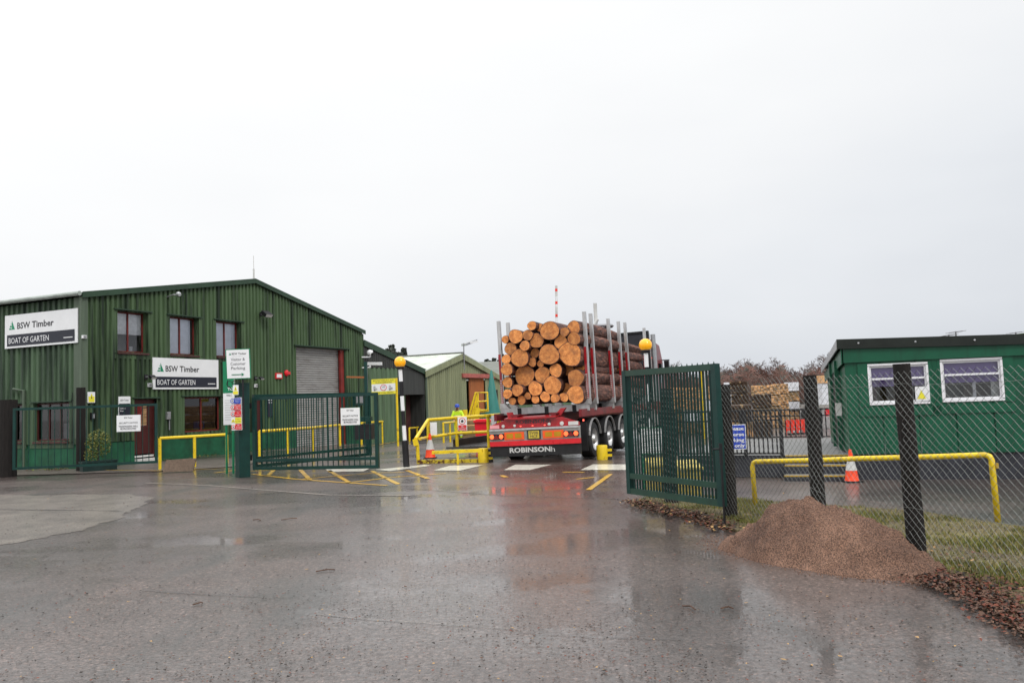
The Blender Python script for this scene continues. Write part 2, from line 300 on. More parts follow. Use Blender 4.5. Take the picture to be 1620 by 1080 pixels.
def bark_mat():
    m, t, b = base_mat('bark'); n, l = t.nodes.new, t.links.new
    tc = n('ShaderNodeTexCoord'); oi = n('ShaderNodeObjectInfo')
    v = n('ShaderNodeTexVoronoi'); v.inputs['Scale'].default_value = 9; mp = n('ShaderNodeMapping'); mp.inputs['Scale'].default_value = (1.6, .5, 1.6); l(tc.outputs['Object'], mp.inputs[0]); l(mp.outputs[0], v.inputs[0])
    x = n('ShaderNodeTexNoise'); x.inputs['Scale'].default_value = 7; x.inputs['Detail'].default_value = 7; l(mp.outputs[0], x.inputs[0])
    r = n('ShaderNodeValToRGB'); e = r.color_ramp.elements; e[0].position = .3; e[0].color = (.035, .015, .012, 1); e[1].position = .70; e[1].color = (.24, .10, .065, 1)
    q = e.new(.5); q.color = (.085, .032, .022, 1); l(x.outputs[0], r.inputs[0]); l(r.outputs[0], b.inputs['Base Color'])
    b.inputs['Roughness'].default_value = .75
    bp = n('ShaderNodeBump'); bp.inputs['Distance'].default_value = .02; l(v.outputs['Distance'], bp.inputs['Height']); l(bp.outputs[0], b.inputs['Normal'])
    MATS['bark'] = m
    m, t, b = base_mat('cut_end'); n, l = t.nodes.new, t.links.new
    tc = n('ShaderNodeTexCoord'); oi = n('ShaderNodeObjectInfo')
    wv = n('ShaderNodeTexWave'); wv.wave_type = 'RINGS'; wv.rings_direction = 'Y'; wv.inputs['Scale'].default_value = 9; wv.inputs['Distortion'].default_value = 2.5; wv.inputs['Detail'].default_value = 3; wv.inputs['Detail Scale'].default_value = 1.2
    l(tc.outputs['Object'], wv.inputs[0])
    x = n('ShaderNodeTexNoise'); x.inputs['Scale'].default_value = 9; x.inputs['Detail'].default_value = 8; x.inputs['Roughness'].default_value = .7; l(tc.outputs['Object'], x.inputs[0])
    r = n('ShaderNodeValToRGB'); e = r.color_ramp.elements; e[0].position = .3; e[0].color = (.34, .085, .016, 1); e[1].position = .68; e[1].color = (.86, .37, .105, 1); l(x.outputs[0], r.inputs[0])
    q = n('ShaderNodeMixRGB'); q.blend_type = 'MULTIPLY'; q.inputs[0].default_value = .5; l(r.outputs[0], q.inputs[1])
    rr = n('ShaderNodeValToRGB'); rr.color_ramp.elements[0].color = (.55, .5, .45, 1); rr.color_ramp.elements[1].color = (1.1, 1.1, 1.1, 1); l(wv.outputs[0], rr.inputs[0]); l(rr.outputs[0], q.inputs[2])
    xd = n('ShaderNodeTexNoise'); xd.inputs['Scale'].default_value = 3.5; xd.inputs['Detail'].default_value = 6
    mpd = n('ShaderNodeMapping'); l(tc.outputs['Object'], mpd.inputs[0]); cmb = n('ShaderNodeCombineXYZ'); 
    mq = n('ShaderNodeMath'); mq.operation = 'MULTIPLY'; mq.inputs[1].default_value = 40; l(oi.outputs['Random'], mq.inputs[0]); l(mq.outputs[0], cmb.inputs[0]); l(mq.outputs[0], cmb.inputs[2]); l(cmb.outputs[0], mpd.inputs['Location']); l(mpd.outputs[0], xd.inputs[0]); l(mpd.outputs[0], x.inputs[0])
    rd = n('ShaderNodeValToRGB'); rd.color_ramp.elements[0].position = .5; rd.color_ramp.elements[1].position = .72; l(xd.outputs[0], rd.inputs[0])
    qd = n('ShaderNodeMixRGB'); l(rd.outputs[0], qd.inputs[0]); l(q.outputs[0], qd.inputs[1]); qd.inputs[2].default_value = (.26, .10, .035, 1); q = qd
    hs = n('ShaderNodeHueSaturation'); l(q.outputs[0], hs.inputs['Color'])
    mr = n('ShaderNodeMapRange'); l(oi.outputs['Random'], mr.inputs[0]); mr.inputs['To Min'].default_value = .8; mr.inputs['To Max'].default_value = 1.4; l(mr.outputs[0], hs.inputs['Value'])
    l(hs.outputs[0], b.inputs['Base Color']); b.inputs['Roughness'].default_value = .7
    bp = n('ShaderNodeBump'); bp.inputs['Distance'].default_value = .006; l(x.outputs[0], bp.inputs['Height']); l(bp.outputs[0], b.inputs['Normal'])
    MATS['cut_end'] = m
bark_mat()
# ------------------------------------------------------------------ mesh builder
WM = {}
def put(o, label=None, cat=None, group=None, kind=None, category=None):
    cat = cat or category
    if label: o['label'] = label
    if cat: o['category'] = cat
    if group: o['group'] = group
    if kind: o['kind'] = kind
    return o
def empty(name, loc, label, cat, group=None, rot=None):
    o = bpy.data.objects.new(name, None); col.objects.link(o)
    M = Matrix.Translation(Vector(loc)) @ (rot.to_4x4() if rot else Matrix.Identity(4))
    o.matrix_world = M; o.empty_display_size = .2; WM[o] = M
    return put(o, label, cat, group)
Z = Vector((0, 0, 1))
class MB:
    def __init__(s): s.v = []; s.f = []; s.m = []
    def add(s, vs, fs, m):
        b = len(s.v); s.v += [Vector(x) for x in vs]; s.f += [tuple(i + b for i in f) for f in fs]; s.m += [m] * len(fs); return s
    def poly(s, pts, m): return s.add(pts, [tuple(range(len(pts)))], m)
    def ob(s, c, ax, ay, az, m):        # oriented box: centre and full edge vectors
        c, ax, ay, az = Vector(c), Vector(ax) / 2, Vector(ay) / 2, Vector(az) / 2
        vs = [c + ax * i + ay * j + az * k for i in (-1, 1) for j in (-1, 1) for k in (-1, 1)]
        return s.add(vs, [(0, 1, 3, 2), (4, 6, 7, 5), (0, 4, 5, 1), (2, 3, 7, 6), (0, 2, 6, 4), (1, 5, 7, 3)], m)
    def bx(s, x0, x1, y0, y1, z0, z1, m): return s.ob(((x0 + x1) / 2, (y0 + y1) / 2, (z0 + z1) / 2), (x1 - x0, 0, 0), (0, y1 - y0, 0), (0, 0, z1 - z0), m)
    def bar(s, p0, p1, wd, ht, m, up=Z):
        p0, p1 = Vector(p0), Vector(p1); d = p1 - p0
        sd = d.cross(up)
        if sd.length < 1e-6: sd = Vector((1, 0, 0))
        sd.normalize(); u = sd.cross(d).normalized()
        return s.ob((p0 + p1) / 2, d, sd * wd, u * ht, m)
    def tube(s, p0, p1, r0, m, r1=None, n=10, caps=True):
        return s.path([p0, p1], [r0, r0 if r1 is None else r1], m, n, caps)
    def path(s, pts, r, m, n=10, caps=True):
        pts = [Vector(p) for p in pts]; rs = r if isinstance(r, (list, tuple)) else [r] * len(pts)
        b = len(s.v); K = len(pts); ref = None
        for i, p in enumerate(pts):
            d = (pts[min(i + 1, K - 1)] - pts[max(i - 1, 0)]).normalized()
            if ref is None: ref = d.orthogonal().normalized()
            ref = (ref - d * ref.dot(d)).normalized(); o2 = d.cross(ref)
            for k in range(n):
                a = 2 * math.pi * k / n; s.v.append(p + (ref * math.cos(a) + o2 * math.sin(a)) * rs[i])
        for i in range(K - 1):
            for k in range(n):
                k2 = (k + 1) % n; s.f.append((b + i * n + k, b + i * n + k2, b + (i + 1) * n + k2, b + (i + 1) * n + k)); s.m.append(m)
        if caps:
            s.f.append(tuple(b + k for k in range(n))[::-1]); s.m.append(m)
            s.f.append(tuple(b + (K - 1) * n + k for k in range(n))); s.m.append(m)
        return s
    def lathe(s, c, prof, m, n=20, ax=Z, a0=0.0):
        c = Vector(c); ax = Vector(ax).normalized(); e1 = ax.orthogonal().normalized(); e2 = ax.cross(e1)
        b = len(s.v)
        for r, h in prof:
            for k in range(n):
                a = a0 + 2 * math.pi * k / n; s.v.append(c + ax * h + (e1 * math.cos(a) + e2 * math.sin(a)) * max(r, 1e-4))
        for i in range(len(prof) - 1):
            mm = m[i] if isinstance(m, (list, tuple)) else m
            for k in range(n):
                k2 = (k + 1) % n; s.f.append((b + i * n + k, b + i * n + k2, b + (i + 1) * n + k2, b + (i + 1) * n + k)); s.m.append(mm)
        return s
    def prism(s, pts, d, m):            # polygon swept by vector d
        pts = [Vector(p) for p in pts]; d = Vector(d); n = len(pts)
        return s.add(pts + [p + d for p in pts], [tuple(range(n))[::-1], tuple(range(n, 2 * n))] + [(i, (i + 1) % n, n + (i + 1) % n, n + i) for i in range(n)], m)
    def build(s, name, parent=None, local=False, smooth=False, **tag):
        me = bpy.data.meshes.new(name)
        if parent is not None:
            T = Matrix.Identity(4) if local else WM[parent].inverted()
            vs = [T @ v for v in s.v] if not local else s.v; M = WM[parent]
        else:
            lo = Vector([min(v[i] for v in s.v) for i in range(3)]); hi = Vector([max(v[i] for v in s.v) for i in range(3)])
            c = Vector(((lo.x + hi.x) / 2, (lo.y + hi.y) / 2, lo.z)); vs = [v - c for v in s.v]; M = Matrix.Translation(c)
        me.from_pydata(vs, [], s.f)
        keys = []
        for k in s.m:
            if k not in keys: keys.append(k)
        for k in keys: me.materials.append(MATS[k])
        ix = {k: i for i, k in enumerate(keys)}
        me.polygons.foreach_set('material_index', [ix[k] for k in s.m])
        if smooth: me.polygons.foreach_set('use_smooth', [True] * len(s.f))
        me.update()
        o = bpy.data.objects.new(name, me); col.objects.link(o)
        if parent is not None: o.parent = parent; WM[o] = M
        else: o.matrix_world = M; WM[o] = M
        return put(o, **tag)
def smooth_angle(o, deg=35):
    for p in o.data.polygons: p.use_smooth = True
    try: o.data.set_sharp_from_angle(angle=R(deg))
    except Exception: pass
    return o
def kids(o): return [c for c in bpy.data.objects if c.parent == o]
def dup(o, M, label=None, parent=None):
    c = o.copy(); col.objects.link(c)
    if parent is not None: c.parent = parent
    else: c.matrix_world = M
    if label: c['label'] = label
    for ch in kids(o): dup(ch, None, None, c)
    return c
def TM(loc, rz=0, s=1): return Matrix.Translation(Vector(loc)) @ Matrix.Rotation(rz, 4, 'Z') @ Matrix.Scale(s, 4)
# text as mesh
_tcache = {}
def text_geo(txt, bold=0):
    k = (txt, bold)
    if k in _tcache: return _tcache[k]
    cu = bpy.data.curves.new('t', 'FONT'); cu.body = txt; cu.resolution_u = 2; cu.offset = bold
    o = bpy.data.objects.new('t', cu); col.objects.link(o)
    dg = bpy.context.evaluated_depsgraph_get(); dg.update()
    me = bpy.data.meshes.new_from_object(o.evaluated_get(dg))
    vs = [v.co.copy() for v in me.vertices]; fs = [tuple(p.vertices) for p in me.polygons]
    bpy.data.objects.remove(o); bpy.data.curves.remove(cu); bpy.data.meshes.remove(me)
    x0 = min(v.x for v in vs); x1 = max(v.x for v in vs)
    vs = [Vector(((v.x - x0), v.y, 0)) for v in vs]
    _tcache[k] = (vs, fs, x1 - x0); return _tcache[k]
def put_text(mb, txt, O, r, u, n, x, y, h, m, width=None, align='l', lift=.004, bold=.0, slant=0):
    vs, fs, wd = text_geo(txt, bold); sy = h / .70; sx = sy if width is None else width / wd
    W = wd * sx; x = x - (W if align == 'r' else W / 2 if align == 'c' else 0)
    mb.add([O + r * (x + v.x * sx + slant * v.y * sy) + u * (y + v.y * sy) + n * lift for v in vs], fs, m)
class Board:
    """flat sign: O bottom-left corner, r right, u up, n towards the reader"""
    def __init__(s, name, O, r, u, w, h, base, label, cat='sign', thick=.03, rim=None, rimw=.02, group=None, back=None):
        s.O, s.r, s.u, s.w, s.h = Vector(O), Vector(r).normalized(), Vector(u).normalized(), w, h
        s.n = s.r.cross(s.u).normalized(); s.th = thick
        c = s.O + s.r * w / 2
        s.root = empty(name, c, label, cat, group)
        MB().ob(s.O + s.r * w / 2 + s.u * h / 2 - s.n * thick / 2, s.r * w, s.u * h, s.n * thick, rim or base).build('panel', s.root)
        s.k = 0; s.parts = {}
        if rim: s.rect(rimw, rimw, w - rimw, h - rimw, base)
    def mb(s, part): return s.parts.setdefault(part, MB())
    def lift(s): s.k += 1; return .002 + .0015 * s.k
    def P(s, x, y, l): return s.O + s.r * x + s.u * y + s.n * l
    def rect(s, x0, y0, x1, y1, m, part='face'):
        l = s.lift(); s.mb(part).poly([s.P(x0, y0, l), s.P(x1, y0, l), s.P(x1, y1, l), s.P(x0, y1, l)], m); return s
    def shape(s, pts, m, part='symbol'):
        l = s.lift(); s.mb(part).poly([s.P(x, y, l) for x, y in pts], m); return s
    def disc(s, x, y, rad, m, part='symbol'): return s.shape([(x + rad * math.cos(a * math.pi / 12), y + rad * math.sin(a * math.pi / 12)) for a in range(24)], m, part)
    def text(s, t, x, y, h, m, width=None, align='l', bold=0, part='lettering'):
        put_text(s.mb(part), t, s.O, s.r, s.u, s.n, x, y, h, m, width, align, s.lift(), bold); return s
    def logo(s, x, y, h):
        l = s.lift(); W = h * .95
        s.mb('emblem').poly([s.P(x + W * .48, y + h, l), s.P(x + W * .48, y, l), s.P(x + W, y, l)], 'logo_green')
        for a, b_ in ((0, .16), (.26, .44), (.56, .74)):
            s.mb('emblem').poly([s.P(x + W * .46 * a, y + h * a, l), s.P(x + W * .44, y + h * a, l), s.P(x + W * .44, y + h * b_, l), s.P(x + W * .46 * b_, y + h * b_, l)], 'logo_green' if a < .5 else 'logo_pale')
        return s
    def done(s):
        for k, b in s.parts.items(): b.build(k, s.root)
        return s.root
# ================================================================== GROUND
def grid_ground():
    xs = [-400, -200, -100, -60] + [i * 2.0 for i in range(-25, 26)] + [60, 100, 200, 400]
    ys = [-40, -10] + [i * 2.0 for i in range(0, 36)] + [80, 100, 150, 250, 420, 900]
    b = MB(); W_ = len(xs)
    b.add([(x, y, gz(x, y)) for y in ys for x in xs], [(j * W_ + i, j * W_ + i + 1, (j + 1) * W_ + i + 1, (j + 1) * W_ + i) for j in range(len(ys) - 1) for i in range(W_ - 1)], 'asphalt')
    o = b.build('ground', kind='structure', smooth=True); return o
grid_ground()
def sheet(name, pts, m, dz=.004, sub=0):
    P = [Vector((p.x, p.y, gz(p.x, p.y) + dz)) for p in pts]
    return MB().poly(P, m).build(name, kind='structure')
def strips(name, quads, m, dz=.008):
    b = MB()
    for q in quads: b.poly([Vector((p.x, p.y, gz(p.x, p.y) + dz)) for p in q], m)
    return b.build(name, kind='structure')
def line_quads(pts, wd):
    P = [G(*p) for p in pts]; out = []
    for a, c in zip(P, P[1:]):
        K = max(1, int((c - a).length / .5)); d = (c - a); s = Vector((-d.y, d.x, 0)).normalized() * wd / 2
        for i in range(K):
            p, q = a + d * i / K, a + d * (i + 1) / K
            j0, j1 = 1 + .25 * noise.noise(p * 1.7), 1 + .25 * noise.noise(q * 1.7)
            out.append([p - s * j0, q - s * j1, q + s * j1, p + s * j0])
    return out
def wiggle(pts, n=10, amp=.08):
    P = [G(*p) for p in pts]; o = []
    for a, c in zip(P, P[1:] + P[:1]):
        for i in range(n):
            p = a.lerp(c, i / n); o.append(p + Vector((noise.noise(p * 1.3), noise.noise(p * 1.3 + Vector((9, 9, 9))), 0)) * amp + Vector((noise.noise(p * 5), noise.noise(p * 5 + Vector((3, 3, 3))), 0)) * amp * .8)
    return o
sheet('concrete_apron', wiggle([(-260, 783), (60, 783), (205, 782), (243, 787), (232, 796), (195, 815), (130, 840), (40, 858), (-260, 900)], 24, .14), 'concrete', .004)
strips('tar_seam', line_quads([(-200, 810), (0, 806), (190, 808)], .035) + line_quads([(640, 772), (800, 784), (1000, 790), (1110, 792)], .03)
       + line_quads([(225, 934), (280, 938), (340, 941), (410, 944)], .010) + line_quads([(820, 1000), (930, 1007), (1080, 1012)], .007), 'tar_seam', .009)
strips('pale_seam', line_quads([(230, 764), (330, 768), (430, 776), (520, 783), (650, 784)], .10) + line_quads([(500, 971), (560, 978), (650, 984), (740, 990), (820, 996)], .008), 'pale_seam', .007)
sheet('pavement', [G(-300, 756), G(0, 753), G(250, 746), G(365, 739), G(450, 725), G(540, 707), G(585, 701), G(500, 694), G(300, 712), G(100, 725), G(-300, 728)], 'pavement', .02)
strips('yellow_edge_line', line_quads([(140, 744), (250, 745.5), (365, 742)], .07) + line_quads([(540, 712), (600, 704), (632, 698)], .10), 'road_yellow', .026)
hq = []
for a in ([(399, 750), (464, 757.5), (533, 762.5), (612, 768)], [(435.5, 741), (424, 752.5)], [(474, 742), (491, 759.5)], [(520, 744), (553, 763.5)], [(588.6, 745), (630, 766)],
          [(644, 744), (677, 757)], [(395, 745), (495, 741)], [(480, 757.5), (594, 748), (640, 747)], [(548, 764), (620, 755), (705, 749)], [(340, 748), (392, 741)],
          [(966, 750), (931, 775)], [(912, 758), (940, 755)], [(890, 747), (925, 747)], [(793, 752), (801, 755)]):
    hq += line_quads(a, .11)
strips('yellow_hatching', hq, 'road_yellow', .008)
zc = []
for q in ([(400, 742), (430, 739), (520, 739), (480, 743)], [(512, 741), (592, 738), (575, 745.5), (522, 746.5)], [(594, 743), (672, 735), (683, 736.5), (618, 745)], [(686, 744), (712, 736.5), (765, 735.5), (728, 744.5)],
          [(797, 743.5), (815, 735), (873, 735), (838, 743.5)], [(918, 743.5), (938, 734.5), (992, 734.5), (990, 743.5)]):
    P = [G(*p) for p in q]
    K = 6
    for i in range(K):
        zc.append([P[0].lerp(P[1], i / K), P[0].lerp(P[1], (i + 1) / K), P[3].lerp(P[2], (i + 1) / K), P[3].lerp(P[2], i / K)])
strips('zebra_crossing', zc, 'road_white', .008)
# verge on the right, raised a little
vq = [(996, 797), (1040, 806), (1100, 818), (1150, 838), (1260, 868), (1380, 896), (1480, 926), (1560, 962), (1620, 1002), (1760, 1090), (1900, 1000), (1760, 858), (1620, 836), (1460, 812), (1300, 800), (1140, 790), (1040, 784)]
VP_ = [G(*p) for p in vq]
sheet('verge', VP_, 'verge', .03)
MB_e = MB()
for a, c in zip(VP_, VP_[1:] + VP_[:1]):
    MB_e.poly([a, c, c + Z * .03, a + Z * .03], 'verge')
MB_e.build('verge_edge', kind='structure')
# ================================================================== THE SAWMILL BUILDINGS
TH = R(23.2)
u = Vector((math.sin(TH), math.cos(TH), 0)); nf = Vector((math.cos(TH), -math.sin(TH), 0)); vb = -nf
A = D(132, 740, 25.5); A.z = 0
def FS(px, py):
    p = onplane(px, py, A, nf); return (p - A).dot(u), p.z
def LS(px, py):
    p = onplane(px, py, A, -u); return (p - A).dot(vb), p.z
def corr(mb, O, d, n, length, zt, zb, ops, m, pitch=.2, dep=.055, crown=.46, m_of=None):
    """vertical trapezoidal cladding from O along d, facing n, with rectangular openings (s0,s1,z0,z1) left out"""
    br = {0.0: 0, length: 0}
    k = 0
    def prof(s):
        t = (s / pitch) % 1.0
        if t < crown: return dep
        if t < crown + .1: return dep * (1 - (t - crown) / .1)
        if t < .9: return 0.0
        return dep * (t - .9) / .1
    pts = set([0.0, length]); s = 0
    while s < length:
        for t in (0, crown, crown + .1, .9):
            q = s + t * pitch
            if q < length: pts.add(round(q, 5))
        s += pitch
    for o in ops: pts.add(round(o[0], 5)); pts.add(round(o[1], 5))
    if callable(zt) and hasattr(zt, 'brk'): pts.add(zt.brk)
    pts = sorted(p for p in pts if 0 <= p <= length)
    for a, c in zip(pts, pts[1:]):
        if c - a < 1e-6: continue
        mid = (a + c) / 2; iv = [[zb, None]]
        blocks = sorted((o[2], o[3]) for o in ops if o[0] < mid < o[1])
        segs = []; lo = zb
        for z0, z1 in blocks:
            if z0 > lo: segs.append((lo, z0))
            lo = max(lo, z1)
        segs.append((lo, None))
        ea, ec = prof(a + 1e-7), prof(c - 1e-7)
        if a == 0: ea = dep
        for z0, z1 in segs:
            ta = z1 if z1 is not None else (zt(a) if callable(zt) else zt); tc_ = z1 if z1 is not None else (zt(c) if callable(zt) else zt)
            if min(ta, tc_) <= z0: continue
            mm = m_of(mid, z0) if m_of else m
            pa, pc = O + d * a + n * ea, O + d * c + n * ec
            mb.poly([pa + Z * z0, pc + Z * z0, pc + Z * tc_, pa + Z * ta], mm)
    return mb
sB = FS(574, 600)[0]; sR, zR = FS(400, 441); zE0 = FS(133, 461)[1]; zE1 = FS(574, 522)[1]
def ztop(s): return zE0 + (zR - zE0) * s / sR if s < sR else zR + (zE1 - zR) * (s - sR) / (sB - sR)
ztop.brk = round(sR, 5)
bld = empty('sawmill_building', A, 'large green corrugated building with three upper windows and a grey roller door', 'building')
def rect_f(x0, y0, x1, y1, xm=None):     # opening in the gable wall from photo pixels
    xm = (x0 + x1) / 2; s0 = FS(x0, 600)[0]; s1 = FS(x1, 600)[0]
    return [s0, s1, FS(xm, y1)[1], FS(xm, y0)[1]]
W1 = rect_f(184, 491, 233, 556); W2 = rect_f(267.5, 503, 313.5, 560); W3 = rect_f(342, 510, 381, 566)
zt_, zb_ = max(W1[3], W2[3], W3[3]), min(W1[2], W2[2], W3[2])
zt_ = sum(x[3] for x in (W1, W2, W3)) / 3; zb_ = sum(x[2] for x in (W1, W2, W3)) / 3
for q in (W1, W2, W3): q[2], q[3] = zb_, zt_
WL = rect_f(290, 628, 347, 682); DR = rect_f(212, 631, 246, 700); DR[2] = -.1
RD = rect_f(467.5, 550, 546, 700); RD[2] = -.6
PL = .78
D2 = rect_f(402, 630, 413, 700); D2[2] = -.1
front = MB()
corr(front, A, u, nf, sB, lambda s: ztop(s) - .16, PL, [W1, W2, W3, WL, DR, RD, D2], 'clad')
front.build('gable_wall', bld)
edges = sorted([0, DR[0], DR[1], D2[0], D2[1], RD[0], RD[1], sB])
for i in range(0, 8, 2):
    a, c = edges[i], edges[i + 1]
    MB().ob(A + u * (a + c) / 2 + nf * -.06 + Z * (PL - .7) / 2, u * (c - a), nf * .16, Z * (PL + .66), 'plinth').build('plinth', bld)
DEPTH = 26.0
LW = [LS(56, 600)[0], LS(112, 600)[0], LS(85, 697)[1], LS(85, 637)[1]]; LW[0], LW[1] = sorted(LW[:2])
LW2 = sorted([LS(20, 600)[0], LS(38, 600)[0]]) + [LW[2], LW[3]]
LW3 = [LW2[1] + 1.6, LW2[1] + 3.0, LW[2], LW[3]]
side = MB(); corr(side, A, vb, -u, DEPTH, zE0 - .18, PL, [LW, LW2, LW3], 'clad_side', pitch=.25, crown=.42)
side.build('eaves_wall', bld)
MB().ob(A + vb * DEPTH / 2 + u * .06 + Z * (PL - .7) / 2, vb * (DEPTH - .1), u * .16, Z * (PL + .66), 'plinth').build('side_plinth', bld)
bk = MB()
Bp = A + u * sB
bk.poly([Bp - Z, Bp + vb * DEPTH - Z, Bp + vb * DEPTH + Z * (zE1 - .15), Bp + Z * (zE1 - .15)], 'clad')
bk.poly([A + vb * DEPTH - Z, A + vb * DEPTH + Z * (zE0 - .15), A + vb * DEPTH + u * sR + Z * (zR - .15), A + vb * DEPTH + u * sB + Z * (zE1 - .15), A + vb * DEPTH + u * sB - Z], 'clad')
bk.build('rear_wall', bld)
def roof_slab(name, root, O, s0, z0, s1, z1, m, depth, over=.12, th=.10, lift=-.12):
    p0, p1 = O + u * s0 + Z * (z0 + lift), O + u * s1 + Z * (z1 + lift)
    b = MB(); b.prism([p0 + nf * over, p1 + nf * over, p1 + nf * over + Z * th, p0 + nf * over + Z * th], vb * (depth + over), m); return b.build(name, root)
roof_slab('roof', bld, A, -.15, zE0 - .03, sR - .003, zR, 'trim', DEPTH)
roof_slab('roof', bld, A, sR + .003, zR, sB + .12, zE1 - .03, 'trim', DEPTH)
# barge boards proud of the gable
for a, za, c, zc_ in ((-.15, ztop(0) - .03, sR, zR), (sR, zR, sB + .12, zE1 - .03)):
    b = MB(); p0, p1 = A + u * a + nf * .125, A + u * c + nf * .125
    b.prism([p0 + Z * (za - .19), p1 + Z * (zc_ - .19), p1 + Z * (zc_ + .0), p0 + Z * (za + .0)], nf * .03, 'trim'); b.build('barge_board', bld)
MB().ob(A + Z * ((zE0 + PL) / 2) + nf * .02 - u * .02, u * .24, nf * .10, Z * (zE0 - PL - .34), 'corner_trim').ob(A + Z * ((zE0 + PL) / 2) - u * .045 + vb * .18, vb * .34, u * .06, Z * (zE0 - PL - .34), 'corner_trim').build('corner_flashing', bld)
MB().ob(A + u * (sB - .02) + Z * (zE1 / 2 - .3) + nf * .03, u * .12, nf * .08, Z * (zE1 + .2), 'clad').build('corner_flashing', bld)
g = MB(); go = A - u * .24 + Z * (zE0 - .09)
g.path([go + nf * .12, go + vb * DEPTH], .075, 'gutter', 10); g.build('gutter', bld, smooth=False)
t_, z_ = LS(43, 650)
MB().path([A + vb * t_ - u * .12 + Z * .0, A + vb * t_ - u * .12 + Z * 2.55, A + vb * (t_ + .5) - u * .12 + Z * 2.62], .045, 'corner_trim', 8).build('downpipe', bld)
MB().tube(A + vb * .35 - u * .12 + Z * 2.4, A + vb * .35 - u * .12 + Z * .75, .012, 'black_metal').build('cable', bld)
def window(root, O, d, n, q, frame, style, depth=.22, sash=2, glass='glass', sill=True, lintel=True, back='room', trimm='clad'):
    s0, s1, z0, z1 = q; s0 += .0; c = O + d * (s0 + s1) / 2 + Z * (z0 + z1) / 2; Wd, H = s1 - s0, z1 - z0
    fr = MB(); dd = -n * depth
    # reveal
    fr.ob(c + d * (Wd / 2 + .015) + dd / 2, d * .03, n * depth, Z * H, trimm); fr.ob(c - d * (Wd / 2 + .015) + dd / 2, d * .03, n * depth, Z * H, trimm)
    fr.ob(c + Z * (H / 2 + .015) + dd / 2, d * (Wd + .06), n * depth, Z * .03, trimm); fr.ob(c - Z * (H / 2 + .015) + dd / 2, d * (Wd + .06), n * depth, Z * .03, 'maroon_dull' if frame == 'frame_red' else trimm)
    o = fr.build('window', root)
    f2 = MB(); t = .05 if frame != 'white_frame' else .045
    f2.ob(c + dd + Z * (H / 2 - t / 2), d * Wd, n * .05, Z * t, frame).ob(c + dd - Z * (H / 2 - t / 2), d * Wd, n * .05, Z * t, frame)
    for i in range(sash + 1): f2.ob(c + dd + d * (-Wd / 2 + t / 2 + (Wd - t) * i / sash) + n * .003, d * t, n * .05, Z * (H - 2 * t), frame)
    f2.build('frame', o)
    e_ = d if d.cross(Z).dot(n) > 0 else -d
    MB().poly([c + dd * .98 - e_ * Wd / 2 - Z * H / 2, c + dd * .98 + e_ * Wd / 2 - Z * H / 2, c + dd * .98 + e_ * Wd / 2 + Z * H / 2, c + dd * .98 - e_ * Wd / 2 + Z * H / 2], glass).build('pane', o)
    r = MB(); X = d * (Wd / 2 + .3); Y = -n * (depth + 1.1); q0 = -n * (depth + .06)
    r.poly([c + Y - X - Z * (H / 2 + .3), c + Y + X - Z * (H / 2 + .3), c + Y + X + Z * (H / 2 + .25), c + Y - X + Z * (H / 2 + .25)], back)
    r.poly([c + q0 - X - Z * (H / 2 + .3), c + Y - X - Z * (H / 2 + .3), c + Y - X + Z * (H / 2 + .25), c + q0 - X + Z * (H / 2 + .25)], back)
    r.poly([c + q0 + X - Z * (H / 2 + .3), c + Y + X - Z * (H / 2 + .3), c + Y + X + Z * (H / 2 + .25), c + q0 + X + Z * (H / 2 + .25)], back)
    r.poly([c + q0 - X - Z * (H / 2 + .3), c + q0 + X - Z * (H / 2 + .3), c + Y + X - Z * (H / 2 + .3), c + Y - X - Z * (H / 2 + .3)], back)
    r.build('room', o)
    if sill: MB().ob(c - Z * (H / 2 + .05) + n * .05 - n * depth / 2, d * (Wd + .02), n * (depth + .1), Z * .05, 'maroon_dull').build('sill', o)
    if lintel: MB().ob(c + Z * (H / 2 + .045) + n * .06, d * (Wd + .30), n * .10, Z * .035, 'trim').build('lintel', o)
    # algae staining above the lintel corner stays on the wall flashing
    tr = MB(); tr.ob(c + d * (Wd / 2 + .10) + n * .038, d * .17, n * .012, Z * (H + .1), trimm).ob(c - d * (Wd / 2 + .10) + n * .038, d * .17, n * .012, Z * (H + .1), trimm)
    tr.ob(c - Z * (H / 2 + .15) + n * .038, d * (Wd + .37), n * .012, Z * .16, trimm).build('surround', o)
    def ins(x0, x1, y0, y1, m, off=.12):
        b = MB(); p = c + dd - n * off
        b.ob(p + d * (-Wd / 2 + Wd * (x0 + x1) / 2) + Z * (-H / 2 + H * (y0 + y1) / 2), d * Wd * (x1 - x0), n * .015, Z * H * (y1 - y0), m); return b
    if style == 'curtain':
        ins(.02, .98, .45, .97, 'curtain', .03).build('net_curtain', o)
        b = MB(); b.lathe(c + dd - n * .18 + d * Wd * .22 - Z * (H / 2 - .04), [(.06, 0), (.08, .18)], 'white', 10); b.build('plant_pot', o)
    if style == 'blind': ins(.10, .90, .02, .97, 'blind_blue', .03).build('blind', o)
    if style == 'blind2': ins(.03, .98, .02, .97, 'blind_blue', .03).build('blind', o)
    if style == 'lamp' or style == 'blind':
        b = MB(); b.ob(c + dd - n * .5 + Z * (H / 2 - .10) - d * Wd * .22, d * .42, n * .12, Z * .05, 'tube_lit'); b.build('tube_lamp', o)
    if style == 'shop':
        ins(.15, .30, .05, .45, 'curtain', .05).build('paper', o)
    if style == 'poster':
        ins(.06, .94, .03, .97, 'maroon_dull', .06).build('shelf_board', o)
        ins(.33, .62, .06, .30, 'sign_blue', .035).build('poster', o)
        b = MB(); p = c + dd - n * .02 + d * Wd * .02 - Z * H * .32
        b.add([p + d * .10 * math.cos(a) + Z * .10 * math.sin(a) for a in [i * .523 for i in range(12)]], [tuple(range(12))], 'sign_red').build('poster_disc', o)
    return o
